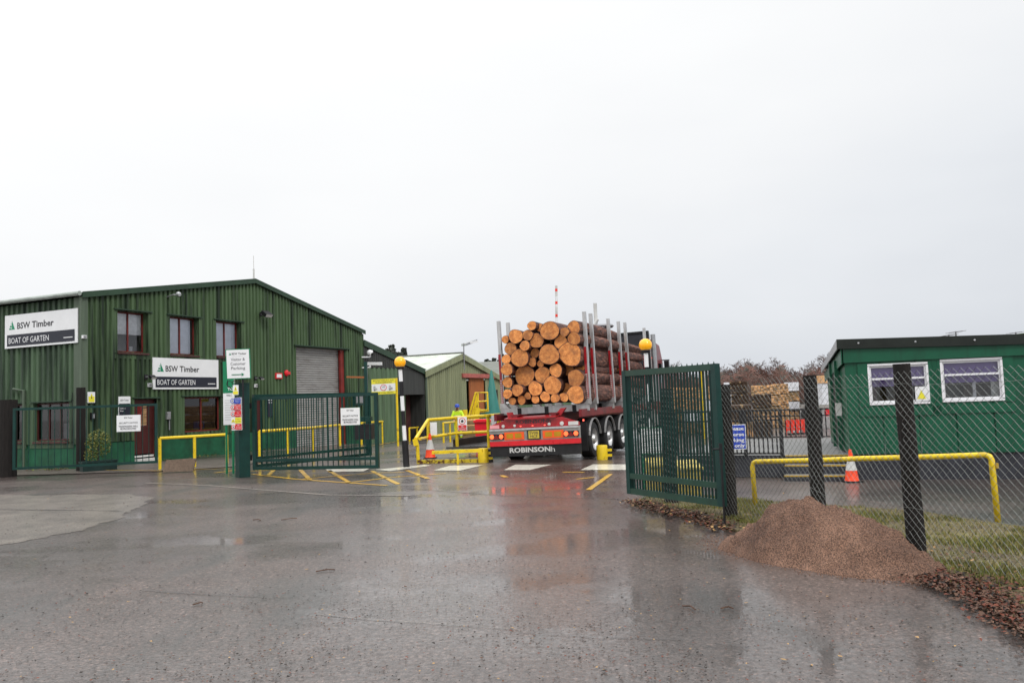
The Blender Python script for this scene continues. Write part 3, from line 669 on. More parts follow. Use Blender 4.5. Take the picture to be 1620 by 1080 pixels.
window(bld, A, u, nf, W1, 'frame_red', 'curtain')
window(bld, A, u, nf, W2, 'frame_red', 'blind')
window(bld, A, u, nf, W3, 'frame_red', 'blind2')
window(bld, A, u, nf, WL, 'frame_red', 'poster', depth=.08, sill=False, glass='glass_dark')
window(bld, A, vb, -u, LW, 'maroon', 'shop', depth=.1, sash=3, back='dark_void', glass='glass_dark', trimm='clad_side')
window(bld, A, vb, -u, LW2, 'maroon', 'shop', depth=.1, sash=1, back='dark_void', glass='glass_dark', trimm='clad_side')
window(bld, A, vb, -u, LW3, 'maroon', 'shop', depth=.1, sash=2, back='dark_void', glass='glass_dark', trimm='clad_side')
def facade_box(s0, s1, z0, z1, off, th, m): return (A + u * (s0 + s1) / 2 + nf * off + Z * (z0 + z1) / 2, u * (s1 - s0), nf * th, Z * (z1 - z0), m)
# front door
s0, s1 = DR[0], DR[1]; zt = DR[3]
dm = MB(); dm.ob(*facade_box(s0, s1, zt - .22, zt, -.1, .06, 'maroon')); dm.ob(*facade_box(s0, s0 + .07, 0, zt - .22, -.1, .07, 'maroon')); dm.ob(*facade_box(s1 - .07, s1, 0, zt - .22, -.1, .07, 'maroon'))
for i in range(5):
    a = s0 + .075 + (s1 - s0 - .15) * i / 5; c = s0 + .07 + (s1 - s0 - .15) * (i + 1) / 5; dm.ob(*facade_box(a, c, .30, 1.15, -.12, .05, 'maroon'))
dm.ob(*facade_box(s0 + .07, s1 - .07, 1.15, 1.25, -.115, .055, 'maroon')); dm.ob(*facade_box(s0 + .07, s0 + .22, 1.25, zt - .22, -.12, .05, 'maroon')); dm.ob(*facade_box(s1 - .25, s1 - .07, 1.25, zt - .22, -.12, .05, 'maroon'))
dd_ = dm.build('door', bld)
MB().ob(*facade_box(s0 + .22, s1 - .25, 1.25, zt - .22, -.13, .01, 'glass_dark')).build('door_pane', dd_)
MB().ob(*facade_box(s0 + .2, s1 - .23, 1.2, zt - .2, -.5, .01, 'dark_void')).build('dark_interior', dd_)
MB().ob(*facade_box(s0 + .10, s0 + .24, 1.10, 1.13, -.06, .03, 'galv')).build('door_handle', dd_)
MB().ob(*facade_box(s0 + .05, s1 - .05, .19, .25, -.08, .06, 'dirty_white')).ob(*facade_box(s0 + .02, s1 - .02, -.02, .14, .0, .3, 'dirty_white')).build('threshold', dd_)
MB().ob(*facade_box(s0 - .12, s1 + .15, zt + .02, zt + .06, .06, .1, 'trim')).build('door_lintel', bld)
# second narrow maroon door behind the gate
MB().ob(*facade_box(D2[0], D2[1], -.1, D2[3], -.05, .05, 'maroon')).build('side_door', bld)
# roller shutter with red post and lintel
s0, s1, zt = RD[0], RD[1], RD[3]
sh = MB(); pr = []
zz = -.5
while zz < zt - .02:
    pr += [(zz, -.18), (zz + .03, -.20), (zz + .065, -.20), (zz + .09, -.18)]; zz += .1
for (za, oa), (zb2, ob_) in zip(pr, pr[1:]):
    sh.poly([A + u * s0 + nf * oa + Z * za, A + u * (s1 - .28) + nf * oa + Z * za, A + u * (s1 - .28) + nf * ob_ + Z * zb2, A + u * s0 + nf * ob_ + Z * zb2], 'shutter')
sh.build('roller_shutter', bld)
MB().ob(*facade_box(s1 - .28, s1 - .02, -.5, zt, -.10, .12, 'red_frame')).build('door_post', bld)
MB().ob(*facade_box(s0 - .14, s1 + .3, zt + .01, zt + .05, .07, .12, 'trim')).build('shutter_lintel', bld)
MB().ob(*facade_box(s0 - .03, s0, -.5, zt, -.07, .2, 'trim')).ob(*facade_box(s1 - .02, s1 + .005, -.5, zt, -.07, .2, 'trim')).ob(*facade_box(s0, s1, zt - .03, zt, -.07, .2, 'trim')).build('shutter_reveal', bld)
# ---- things fixed on the building
def floodlight(px, py, label, n=nf, d=u, face=None, name='floodlight', size=.3, wallp=None):
    s, z = FS(px, py); p = A + u * s + nf * .04 + Z * z
    r = empty(name, p, label, 'floodlight', 'lamps fixed to the gable wall')
    MB().ob(p + nf * .12, u * .06, nf * .24, Z * .05, 'galv').ob(p + nf * .02, u * .14, nf * .03, Z * .16, 'black_metal').build('bracket', r)
    h = MB(); c = p + nf * .32 - Z * .02
    t = (nf * .8 - Z * .6).normalized(); v = (nf * .6 + Z * .8).normalized()
    h.ob(c, u * size, v * size * .35, t * size * .7, 'black_metal'); h.build('housing', r)
    MB().ob(c + t * size * .36, u * size * .86, v * size * .28, t * .01, 'dirty_white').build('lens', r); return r
floodlight(411, 497, 'black square floodlight below the roof ridge of the green gable', size=.42)
floodlight(229, 596, 'small black floodlight left of the white company sign on the gable wall', size=.22)
floodlight(402.5, 598, 'small black floodlight on the gable wall just right of the parking sign', size=.2)
s, z = FS(264, 470); p = A + u * s + Z * z
r = empty('street_light_head', p, 'grey streetlight head on a short arm above the middle upper window', 'wall lamp')
MB().path([p, p + nf * .3 + Z * .06, p + nf * .55 + Z * .02], [.03, .03, .03], 'galv', 8).build('arm', r)
MB().path([p + nf * .5 + Z * .03, p + nf * .7 - u * .15 + Z * .02, p + nf * .95 - u * .35 - Z * .03], [.04, .10, .05], 'galv', 8).build('lamp_head', r)
s, z = FS(401.5, 441); p = A + u * sR + Z * (zR - .05) + nf * .05
MB().tube(p, p + Z * .45, .035, 'dirty_white').tube(p + Z * .45, p + Z * 1.0, .012, 'dirty_white').build('aerial', label='thin white aerial standing on the peak of the gable roof', category='aerial')
def wallbox(name, px, py, w_, h_, m, label, cat, off=.09, side_=False):
    if side_: s, z = LS(px, py); p = A + vb * s - u * off + Z * z; d = vb; n = -u
    else: s, z = FS(px, py); p = A + u * s + nf * off + Z * z; d = u; n = nf
    b = MB().ob(p, d * w_, n * .08, Z * h_, m).ob(p + n * .045, d * w_ * .7, n * .02, Z * h_ * .6, 'grey_ink' if m != 'sign_red' else 'white')
    return b.build(name, label=label, category=cat)
wallbox('movement_sensor', 129.5, 533, .14, .10, 'white', 'small white sensor on the corner of the green building beside the left company sign', 'sensor', .1)
wallbox('movement_sensor', 233.5, 609, .12, .13, 'white', 'small white box below the little floodlight by the company sign', 'sensor')
wallbox('movement_sensor', 402, 610, .12, .13, 'white', 'small white box below the little floodlight right of the parking sign', 'sensor')
wallbox('entry_phone', 263, 657, .16, .26, 'galv', 'grey intercom box on the wall right of the maroon door', 'intercom')
MB().tube(A + u * FS(266, 668)[0] + nf * .06 + Z * FS(266, 664)[1], A + u * FS(266, 668)[0] + nf * .06 + Z * (FS(266, 680)[1]), .02, 'grey_ink').build('wall_conduit', label='short grey conduit below the intercom box by the door', category='conduit')
wallbox('wall_lantern', 143, 658, .12, .22, 'black_metal', 'small dark lantern on the gable wall near the corner post', 'wall lamp')
wallbox('fire_notice', 438.5, 594.5, .42, .24, 'sign_red', 'small red notice on the gable wall left of the alarm bell', 'sign', .06)
s, z = FS(451, 590); p = A + u * s + nf * .05 + Z * z
MB().lathe(p, [(.02, 0), (.13, .01), (.13, .05), (.07, .09), (.0, .1)], 'bright_red', 14, ax=nf).ob(p + u * .18, u * .10, nf * .1, Z * .12, 'bright_red').tube(p - Z * .1, p - Z * 1.2, .01, 'black_metal').build('alarm_bell', label='round red alarm bell on the wall left of the roller door', category='bell')
wallbox('electric_cabinet', 562, 632, .8, .55, 'teal_paint', 'dark green electrical cabinet on the wall right of the red door post', 'cabinet', .2)
# cctv pair on the corner
s, z = FS(571, 565); p = A + u * (s) + nf * .05 + Z * z
r = empty('security_camera', p, 'white dome camera on the right corner of the gable, above the other camera', 'camera', 'cameras on the building corner')
q = p + nf * .35 + u * .2
MB().tube(p, q, .035, 'white').tube(q, q + Z * .12, .04, 'white').build('bracket', r)
MB().lathe(q + Z * .08, [(.02, 0), (.13, .03), (.16, .12), (.13, .24), (.02, .28)], 'white', 14).build('dome', r, smooth=True)
MB().lathe(q + Z * .2 + nf * .1 - Z * .05, [(.08, 0), (.07, .06), (.01, .09)], 'dark_void', 12, ax=nf - Z * .2).build('lens', r)
p2 = p - Z * .52
r = empty('security_camera', p2, 'white bullet camera on a bracket below the dome camera at the building corner', 'camera', 'cameras on the building corner')
q = p2 + nf * .4 + u * .1
MB().tube(p2, q, .035, 'white').tube(q, q + Z * .16, .04, 'white').build('bracket', r)
MB().bar(q + Z * .20 - nf * .25, q + Z * .16 + nf * .60 + u * .1, .15, .15, 'white').build('camera_body', r)
# ---- company signs
def facade_board(name, x0, yt, x1, yb, base, label, off=.10, **k):
    s0, s1 = FS(x0, 600)[0], FS(x1, 600)[0]; xm = (x0 + x1) / 2; z0, z1 = FS(xm, yb)[1], FS(xm, yt)[1]
    return Board(name, A + u * s0 + nf * off + Z * z0, u, Z, s1 - s0, z1 - z0, base, label, **k)
def company(b):
    w_, h_ = b.w, b.h
    b.logo(w_ * .06, h_ * .56, h_ * .28); b.text('BSW', w_ * .178, h_ * .57, h_ * .185, 'ink', w_ * .18, bold=.016); b.text('Timber', w_ * .385, h_ * .57, h_ * .185, 'ink', w_ * .30, bold=.016)
    b.rect(w_ * .035, h_ * .06, w_ * .965, h_ * .40, 'navy', 'dark_panel'); b.text('BOAT OF GARTEN', w_ * .06, h_ * .14, h_ * .17, 'white', w_ * .56)
    b.rect(w_ * .82, h_ * .165, w_ * .94, h_ * .19, 'white', 'lettering'); return b.done()
company(facade_board('company_sign', 238.5, 567.5, 342.5, 615.5, 'white', 'white and black company sign on the gable wall, right of the maroon door', group='company signs on the green building'))
def LS2(px, py):
    p = onplane(px, py, A - u * .12, -u); return (p - A).dot(vb), p.z
tA, zA = LS2(122.5, 541); tB_, zB_ = LS2(7.5, 552); zT = (LS2(122, 488)[1] + LS2(7, 499)[1]) / 2; zBt = (LS2(122, 541)[1] + LS2(7, 552.5)[1]) / 2
company(Board('company_sign', A + vb * tB_ - u * .12 + Z * zBt, -vb, Z, tB_ - tA, zT - zBt, 'white', 'white and black company sign on the left side wall under the gutter', group='company signs on the green building'))
b = facade_board('reception_sign', 185, 627, 203.5, 660, 'white', 'upright white and navy sign on the wall left of the maroon door', off=.08)
b.rect(.01, .01, b.w - .01, b.h * .66, 'navy', 'dark_panel'); b.text('BSW Timber', b.w / 2, b.h * .78, .06, 'ink', b.w * .7, 'c')
for i, t in enumerate(('Reception', 'Visitors', 'Sales')): b.text(t, .04, b.h * (.52 - i * .12), .05, 'white')
b.done()
b = facade_board('direction_sign', 421, 629, 428, 659, 'navy', 'narrow dark upright sign on the wall behind the big gate', off=.08)
b.rect(.01, b.h * .86, b.w - .01, b.h * .98, 'white'); b.text('BSW', .05, b.h * .7, .07, 'white'); b.done()
t0, z0 = LS(131, 650)
b = Board('hazard_sign', A + u * .06 + nf * .12 + Z * FS(138, 637)[1], u, Z, .26, .34, 'white', 'small yellow hazard sign at the corner of the green building above the fence', 'sign')
b.rect(.02, .02, .24, .20, 'sign_yellow'); b.shape([(.05, .10), (.21, .10), (.13, .30)], 'sign_yellow'); b.shape([(.11, .13), (.15, .13), (.13, .24)], 'ink'); b.done()
# ---- second shed (lean-to) and barn on the same line
s2 = FS(671, 600)[0]; z20 = FS(575, 541)[1]; z21 = FS(671, 587)[1]
lean = empty('lean_to_shed', A + u * sB, 'shed with dark upper cladding and green lower cladding sloping down from the big green building', 'shed')
zl = lambda s: z20 + (z21 - z20) * s / (s2 - sB)
md0, md1 = FS(640, 600)[0] - sB, FS(663.5, 600)[0] - sB; mz = FS(650, 624)[1]; zs = FS(620, 583)[1]
x5 = FS(628, 600)[0] - sB; x6 = FS(655, 600)[0] - sB
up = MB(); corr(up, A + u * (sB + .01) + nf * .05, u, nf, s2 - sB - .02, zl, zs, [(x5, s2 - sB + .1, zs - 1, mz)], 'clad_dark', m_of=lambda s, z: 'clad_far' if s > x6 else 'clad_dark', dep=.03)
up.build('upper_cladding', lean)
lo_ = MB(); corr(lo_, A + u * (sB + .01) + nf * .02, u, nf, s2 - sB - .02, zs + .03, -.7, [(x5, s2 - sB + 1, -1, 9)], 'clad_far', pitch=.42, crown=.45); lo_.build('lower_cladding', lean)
corr(MB(), A, u, nf, .1, 1, 0, [], 'clad')
dk = MB(); dk.ob(A + u * (sB + x5 + (s2 - sB - x5) / 2) + nf * .02 + Z * ((zs + mz) / 2), u * (s2 - sB - x5 - .04), nf * .03, Z * (zs - mz), 'clad_dark'); dk.build('header_board', lean)
MB().ob(A + u * (sB + (md0 + md1) / 2) - nf * .9 + Z * .8, u * (md1 - md0 + .9), nf * .06, Z * 3.0, 'maroon_dull').build('maroon_door', lean)
MB().ob(A + u * (sB + md0 - .02) - nf * .45 + Z * .8, u * .06, nf * .9, Z * 3.0, 'clad_far').ob(A + u * (s2 - .08) - nf * .45 + Z * .8, u * .06, nf * .95, Z * 3.0, 'clad_dark').build('door_reveal', lean)
b = MB(); p0, p1 = A + u * sB + nf * .1, A + u * s2 + nf * .1
b.prism([p0 + Z * (z20 - .2), p1 + Z * (z21 - .2), p1 + Z * (z21 + .1), p0 + Z * (z20 + .1)], nf * .05, 'trim'); b.build('barge_board', lean)
roof_slab('roof', lean, A, sB + .15, z20 - .04, s2 - .02, z21 - .02, 'barn_roof', 20, over=.08, lift=.02)
MB().ob(A + u * FS(652, 680)[0] - nf * .84 + Z * FS(650, 607)[1] , u * .1, nf * .01, Z * .1, 'sign_pink').build('door_notice', lean)
b = facade_board('pink_notice', 644, 643, 653, 650, 'sign_pink', 'faded pink notice on the dark maroon shed door behind the striped pole', off=-.80); b.rect(.05, .05, b.w * .4, b.h - .05, 'white'); b.done()
barn = empty('barn', A + u * s2, 'pale olive corrugated barn with a light roof and an orange rusty sliding door', 'barn')
s3 = FS(794, 640)[0]; s4, z4 = FS(728, 562); z30 = FS(672, 590)[1]; z31 = FS(794, 600)[1]
def zbn(s):
    s += s2; return z30 + (z4 - z30) * (s - s2) / (s4 - s2) if s < s4 else z4 + (z31 - z4) * (s - s4) / (s3 - s4)
zbn.brk = round(s4 - s2, 5)
bd0, bd1 = FS(738, 640)[0] - s2, FS(767, 640)[0] - s2; bdz = FS(752, 597)[1]
sw0, sw1 = FS(781, 640)[0] - s2, FS(786, 640)[0] - s2
wb = MB(); corr(wb, A + u * s2 + nf * .03, u, nf, s3 - s2, zbn, -.8, [(bd0, bd1, -1, bdz)], 'clad_beige', pitch=.25, dep=.04); wb.build('gable_wall', barn)
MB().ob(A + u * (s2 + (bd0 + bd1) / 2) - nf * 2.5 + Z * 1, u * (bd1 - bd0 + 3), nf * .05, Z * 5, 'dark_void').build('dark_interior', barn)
bo = FS(744, 640)[0]; MB().ob(A + u * ((bo + s2 + bd1) / 2) - nf * .05 + Z * ((bdz - .8) / 2), u * (s2 + bd1 - bo), nf * .06, Z * (bdz + .8), 'rust_door').build('sliding_door', barn)
l0, l1 = FS(730, 640)[0], FS(783, 640)[0]
MB().ob(A + u * (l0 + l1) / 2 + nf * .14 + Z * (bdz + .1), u * (l1 - l0), nf * .12, Z * .26, 'red_lintel').build('door_rail', barn)
MB().ob(A + u * (s2 + (sw0 + sw1) / 2) + nf * .08 + Z * FS(783, 626)[1], u * (sw1 - sw0), nf * .03, Z * .8, 'dark_void').build('small_window', barn)
MB().ob(A + u * (s2 + .08) + nf * .08 + Z * (z30 / 2 - .4), u * .16, nf * .06, Z * (z30 + .75), 'corner_trim').ob(A + u * (s3 - .08) + nf * .08 + Z * (z31 / 2 - .4), u * .16, nf * .06, Z * (z31 + .75), 'corner_trim').build('corner_flashing', barn)
for a, za, c, zc_ in ((s2 - .15, z30, s4, z4), (s4, z4, s3 + .15, z31)):
    b = MB(); p0, p1 = A + u * a + nf * .18, A + u * c + nf * .18
    b.prism([p0 + Z * (za - .25), p1 + Z * (zc_ - .25), p1 + Z * (zc_ + .08), p0 + Z * (za + .08)], nf * .04, 'clad_beige'); b.build('barge_board', barn)
rb = MB()
for a, za, c, zc_ in ((s2 - .15, z30, s4, z4), (s4, z4, s3 + .15, z31)):
    o0, o1 = A + u * a + nf * .2 + Z * (za + .09), A + u * c + nf * .2 + Z * (zc_ + .09)
    K = 26
    rb.prism([o0, o1, o1 + Z * .05, o0 + Z * .05], vb * 26, 'barn_roof')
rb.build('roof', barn)
MB().bar(A + u * s4 + nf * .2 + Z * (z4 + .17), A + u * s4 + vb * 26 + Z * (z4 + .17), .3, .06, 'grey_roof').build('ridge_cap', barn)
MB().poly([A + u * s3 - Z, A + u * s3 + vb * 26 - Z, A + u * s3 + vb * 26 + Z * z31, A + u * s3 + Z * z31], 'clad_beige').build('far_wall', barn)
gs = MB().ob(A + u * FS(775, 640)[0] + nf * .10 + Z * .1, u * 3.4, nf * .04, Z * 1.6, 'plinth'); gs.build('green_skirting', barn)
# lamp on barn apex
p = A + u * s4 + nf * .26
r = empty('flood_lamp_pole', p + Z * (z4 - 1), 'tall thin pole with a floodlight on the peak of the olive barn', 'lamp')
zt2 = D(729, 543, (p.y)).z
MB().tube(p + Z * (z4 - .9), p + Z * zt2, .035, 'grey_ink').build('pole', r)
MB().bar(p + Z * (zt2 - .1), p + Z * (zt2 + .2) + u * 1.0 + nf * .3, .4, .14, 'galv').bar(p + Z * (zt2 + .02) + u * .3 + nf * .2, p + Z * (zt2 + .14) + u * .95 + nf * .4, .32, .1, 'white').build('lamp_head', r)
# teal cone against the barn (extractor cowl)
p = GX(779, 47.5)
b = MB().lathe(p + Z * .05, [(.78, 0), (.40, 1.6), (.06, 3.75), (.0, 3.85)], 'teal_cone', 20); smooth_angle(b.build('dust_hopper', label='tall pointed teal metal cone standing against the olive barn', category='hopper'))
# far low building behind
p = D(798, 575, 75)
fb = empty('far_workshop', Vector((p.x, 75, -.45)), 'low grey-roofed building seen behind the barn, left of the log lorry', 'building')
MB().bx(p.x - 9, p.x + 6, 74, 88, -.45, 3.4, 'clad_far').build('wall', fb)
zr0, zr1 = D(798, 600, 73.8).z, D(798, 571, 80).z
b = MB(); b.prism([(p.x - 9.5, 73.5, zr0), (p.x - 9.5, 80, zr1), (p.x - 9.5, 88.5, zr0)], (16, 0, 0), 'grey_roof'); b.build('roof', fb)
MB().bx(p.x - .6, p.x + .5, 73.9, 73.97, 1.3, 2.6, 'white_frame').build('window', fb); MB().bx(p.x - .35, p.x + .25, 73.85, 73.89, 1.5, 2.3, 'dark_void').build('pane', fb)
# ================================================================== GATES, POSTS, RAILS ON THE LEFT
def gate_leaf(name, P0, P1, z0, z1, nb, label, m='teal_paint', group=None, double=.2, wd=.08, bar=.028, extra=None, mtop=None):
    P0, P1 = Vector(P0), Vector(P1); P0.z = P1.z = 0; d = (P1 - P0); Ln = d.length; d.normalize(); n = Vector((d.y, -d.x, 0))
    r = empty(name, P0, label, 'gate', group)
    f = MB(); f.ob(P0 + d * wd / 2 + Z * (z0 + z1) / 2, d * wd, n * wd, Z * (z1 - z0), m).ob(P1 - d * wd / 2 + Z * (z0 + z1) / 2, d * wd, n * wd, Z * (z1 - z0), m)
    c = (P0 + P1) / 2
    f.ob(c + Z * (z1 - wd / 2) , d * (Ln - 2 * wd), n * (wd - .006), Z * wd, mtop or m).ob(c + Z * (z0 + wd / 2), d * (Ln - 2 * wd), n * (wd - .006), Z * wd, mtop or m)
    if double: f.ob(c + Z * (z0 + double + wd / 2), d * (Ln - 2 * wd), n * (wd - .006), Z * wd * .9, mtop or m)
    f.build('gate_frame', r)
    for i in range(nb):
        s = wd + (Ln - 2 * wd) * (i + 1) / (nb + 1)
        MB().tube(P0 + d * s + Z * (z0 + wd), P0 + d * s + Z * (z1 - wd), bar / 2, m, n=6, caps=False).build('bar', r)
    return r, d, n
def GP(px, dep): p = D(px, 640, dep); return Vector((p.x, dep, 0))
# far left swing gate and dark timber posts
r, d, n = gate_leaf('gate', GP(21, 22.9), GP(249, 23.7), .22, 1.95, 21, 'long low dark teal gate in front of the green building, left of the yellow rails', double=0, wd=.07, bar=.02)
def timber_post(p, h, wd, label, name='timber_post', lean=(0, 0), group=None):
    p = Vector(p); b = MB(); top = p + Vector((lean[0], lean[1], h))
    pts = [p - Z * .4 + (top - p) * (i / 7) * (1 + .4 / h if i == 7 else 1) for i in range(8)]
    pts = [p.lerp(top, i / 7) + Vector((noise.noise(p + Z * i), noise.noise(p + Z * (i + 20)), 0)) * .006 for i in range(8)]; pts[0] -= Z * .3
    b.path(pts, [wd / 2 * (1 + .04 * noise.noise(p * 3 + Z * i)) for i in range(8)], 'black_wood', 14)
    return b.build(name, label=label, cat='post', group=group)
timber_post(GP(13, 23.4) , 2.2, .48, 'thick blackened timber post at the far left edge beside the low gate', group='dark timber posts by the green building')
timber_post(GP(128, 24.6), 2.52, .26, 'dark timber post in front of the corner of the green building', group='dark timber posts by the green building')
# far-left distant fence
# main left gate: square post, two leaves
pp = GP(383, 20.4)
post = empty('gate_post', pp, 'thick square dark green steel post carrying the safety sign column', 'post')
ang = R(38); e1 = Vector((math.cos(ang), math.sin(ang), 0)); e2 = Vector((-math.sin(ang), math.cos(ang), 0))
zpt = D(383, 607, 20.4).z
MB().ob(pp + Z * zpt / 2, e1 * .28, e2 * .28, Z * zpt, 'teal_paint').build('shaft', post)
MB().ob(pp + Z * (zpt + .01), e1 * .3, e2 * .3, Z * .02, 'teal_paint').build('cap', post)
for hz in (.4, 1.7): MB().tube(pp + e1 * .2 + Z * hz, pp + e1 * .2 + Z * (hz + .14), .04, 'black_metal').build('hinge', post)
H0 = pp + Vector((.26, .02, 0))
r1, d, n = gate_leaf('gate', H0, GP(597.5, 19.6), .16, 1.98, 22, 'front leaf of the open dark green barred gate carrying a white security notice', group='leaves of the left gate')
r2, d2, n2 = gate_leaf('gate', H0 + Vector((-.05, .2, 0)), GP(585, 24.0), .2, 2.05, 22, 'rear leaf of the open dark green barred gate, with lock box and tall bolt', group='leaves of the left gate')
bp = GP(580, 23.9)
MB().bar(bp + Z * .25, bp + Z * 2.95, .09, .09, 'teal_paint').build('slide_bolt', r2)
MB().ob(GP(577, 22.5) + Z * .95, d * .5, n * .3, Z * .42, 'black_metal').ob(GP(577, 22.45) + Z * 1.3, d * .36, n * .2, Z * .12, 'teal_paint').build('lock_box', r2)
MB().bar(GP(550, 24.6) + Z * 2.55, GP(578, 24.0) + Z * 2.5, .05, .05, 'rust_door').build('tie_bar', r2)
def notice(px0, yt, px1, yb, dep, label, hdr='BSW Timber', r_=None, u_=Z, **k):
    P0 = D(px0, yb, dep); P1 = D(px1, yb, dep); P2 = D(px0, yt, dep)
    h_ = P2.z - P0.z; rr = Vector((P1.x - P0.x, 0, 0)); return Board('notice', P0, rr, u_, rr.length, h_, 'white', label, **k)
for (a, t, c, bt, dp, lb) in ((539, 645, 570, 673, 19.45, 'white security notice on the front leaf of the left green gate'), (184.5, 657, 222, 683, 23.2, 'white security notice on the low gate in front of the maroon door')):
    b = notice(a, t, c, bt, dp, lb, rim='sign_green' if a > 500 else 'white', rimw=.006, cat='sign', group='security notices on the gates'); w_, h_ = b.w, b.h
    b.text('BSW Timber', w_ / 2, h_ * .80, h_ * .09, 'ink', w_ * .36, 'c', .01)
    b.text('SECURITY NOTICE', w_ / 2, h_ * .48, h_ * .10, 'ink', w_ * .78, 'c', .01); b.text('TRESPASSERS WILL', w_ / 2, h_ * .27, h_ * .10, 'ink', w_ * .82, 'c', .01); b.text('BE PROSECUTED', w_ / 2, h_ * .13, h_ * .10, 'ink', w_ * .66, 'c', .01)
    b.done()
# visitor parking sign on its own thin pole
P0 = D(358.5, 600, 20.0); P1 = D(397, 598.5, 20.0); P2 = D(356.5, 552.5, 20.0)
b = Board('parking_sign', P0, P1 - P0, (P2 - P0), (P1 - P0).length, (P2 - P0).length, 'white', 'white visitor and customer parking sign with green border and arrow above the gate post', rim='sign_green', rimw=.02)
w_, h_ = b.w, b.h
b.logo(w_ * .13, h_ * .80, h_ * .09); b.text('BSW Timber', w_ * .26, h_ * .81, h_ * .065, 'ink', w_ * .60, bold=.01)
b.rect(w_ * .25, h_ * .755, w_ * .7, h_ * .758, 'grey_ink', 'lettering')
for t, y in (('Visitor &', .61), ('Customer', .465), ('Parking', .32)): b.text(t, w_ / 2, h_ * y, h_ * .095, 'grey_ink', w_ * (.58 if t != 'Customer' else .62), 'c', .006)
b.rect(w_ * .22, h_ * .135, w_ * .68, h_ * .16, 'sign_green', 'arrow'); b.shape([(w_ * .62, h_ * .09), (w_ * .74, h_ * .148), (w_ * .62, h_ * .205), (w_ * .655, h_ * .148)], 'sign_green', 'arrow')
pb_ = P0.lerp(P1, .62) + Vector((0, .05, 0))
MB().tube(Vector((pb_.x + .02, pb_.y + .02, 1.2)), pb_ + Z * .5, .022, 'black_metal').build('pole', b.root)
b.done()
# scroll bracket
p = D(367, 601, 20.02); q = D(383, 607, 20.05)
ir = MB()
for c0, rad in ((D(363, 607, 20.1), .07), (D(371, 606, 20.1), .06)):
    ir.path([c0 + Vector((rad * math.cos(a * .5), 0, rad * math.sin(a * .5))) for a in range(11)], .008, 'black_metal', 6)
ir.path([D(360, 601, 20.1), D(360, 611, 20.1), D(366, 614, 20.1)], .01, 'black_metal', 6).build('scroll_bracket', label='black scrolled iron bracket below the visitor parking sign', category='bracket')
b = notice(368.5, 609, 377, 624.5, 19.98, 'little yellow and white hazard sign at the top of the green gate post', cat='sign'); w_, h_ = b.w, b.h
b.rect(w_ * .05, h_ * .05, w_ * .95, h_ * .38, 'sign_yellow'); b.shape([(w_ * .2, h_ * .45), (w_ * .8, h_ * .45), (w_ * .5, h_ * .92)], 'sign_yellow'); b.shape([(w_ * .44, h_ * .52), (w_ * .58, h_ * .52), (w_ * .5, h_ * .78)], 'ink'); b.done()
P0 = D(366.5, 680.5, 20.1); P1 = D(383, 679.8, 20.1); P2 = D(365.5, 629, 20.1)
b = Board('safety_sign_column', P0, P1 - P0, P2 - P0, (P1 - P0).length, (P2 - P0).length, 'white', 'column of five blue, red and yellow safety signs on the gate post'); w_, h_ = b.w, b.h
for i, (m, tx) in enumerate((('sign_red', ('No', 'unauthorised', 'access')), ('sign_yellow', ('Caution', 'forklifts')), ('sign_red', ('No', 'smoking')), ('sign_red', ('Please', 'report to', 'office')), ('sign_blue', ('Safety helmets', 'must be', 'worn')))):
    y0 = h_ * (.2 * i + .012); y1 = h_ * (.2 * i + .188)
    b.rect(w_ * .36, y0, w_ * .97, y1, m, 'colour_panel')
    ink = 'ink' if m == 'sign_yellow' else 'white'
    for j, t in enumerate(tx): b.text(t, w_ * .665, y1 - (j + 1) * (y1 - y0) / (len(tx) + .6), (y1 - y0) * .18, ink, w_ * min(.5, .09 * len(t)), 'c')
    cx, cy = w_ * .18, (y0 + y1) / 2
    if m == 'sign_yellow': b.shape([(cx - .05, cy - .04), (cx + .05, cy - .04), (cx, cy + .05)], 'sign_yellow'); b.shape([(cx - .012, cy - .025), (cx + .012, cy - .025), (cx, cy + .025)], 'ink')
    else: b.disc(cx, cy, .052, m); b.disc(cx, cy, .036, 'white'); b.rect(cx - .02, cy - .02, cx + .02, cy + .02, 'grey_ink', 'symbol')
b.done()
# welcome board behind
b = notice(353.5, 572, 371, 672, 21.6, 'tall green and white welcome board half hidden behind the gate post', cat='sign'); w_, h_ = b.w, b.h
b.rect(0, h_ * .50, w_, h_, 'sign_green', 'green_header'); b.text('TO', w_ * .42, h_ * .54, h_ * .045, 'white', bold=.02)
b.text('WELC', w_ * .3, h_ * .45, h_ * .03, 'ink', w_ * .5)
for i in range(9): b.rect(w_ * .15, h_ * (.08 + i * .038), w_ * .8, h_ * (.084 + i * .038), 'grey_ink', 'lettering')
MB().tube(b.O + Vector((.06, .05, -1.4)), b.O + Vector((.06, .05, .1)), .03, 'sign_green').tube(b.O + Vector((w_ - .06, .05, -1.4)), b.O + Vector((w_ - .06, .05, .1)), .03, 'sign_green').build('legs', b.root)
b.done()
def handrail(name, pts, zr, posts, label, r=.045, m='yellow', mids=(), group=None, foot=None, cat='railing'):
    """pts: world points of the rail, posts: world points where a post drops to the ground"""
    P0 = Vector(posts[0]); root = empty(name, (P0.x, P0.y, gz(P0.x, P0.y)), label, cat, group)
    MB().path(pts, r, m, 10).build('top_rail', root, smooth=False)
    for q in mids: MB().path(q, r * .85, m, 8).build('mid_rail', root)
    for p in posts:
        p = Vector(p); g_ = foot if foot is not None else gz(p.x, p.y)
        MB().tube((p.x, p.y, g_), p, r, m, n=10).build('post', root)
    return root
RG = 'yellow pedestrian railings'
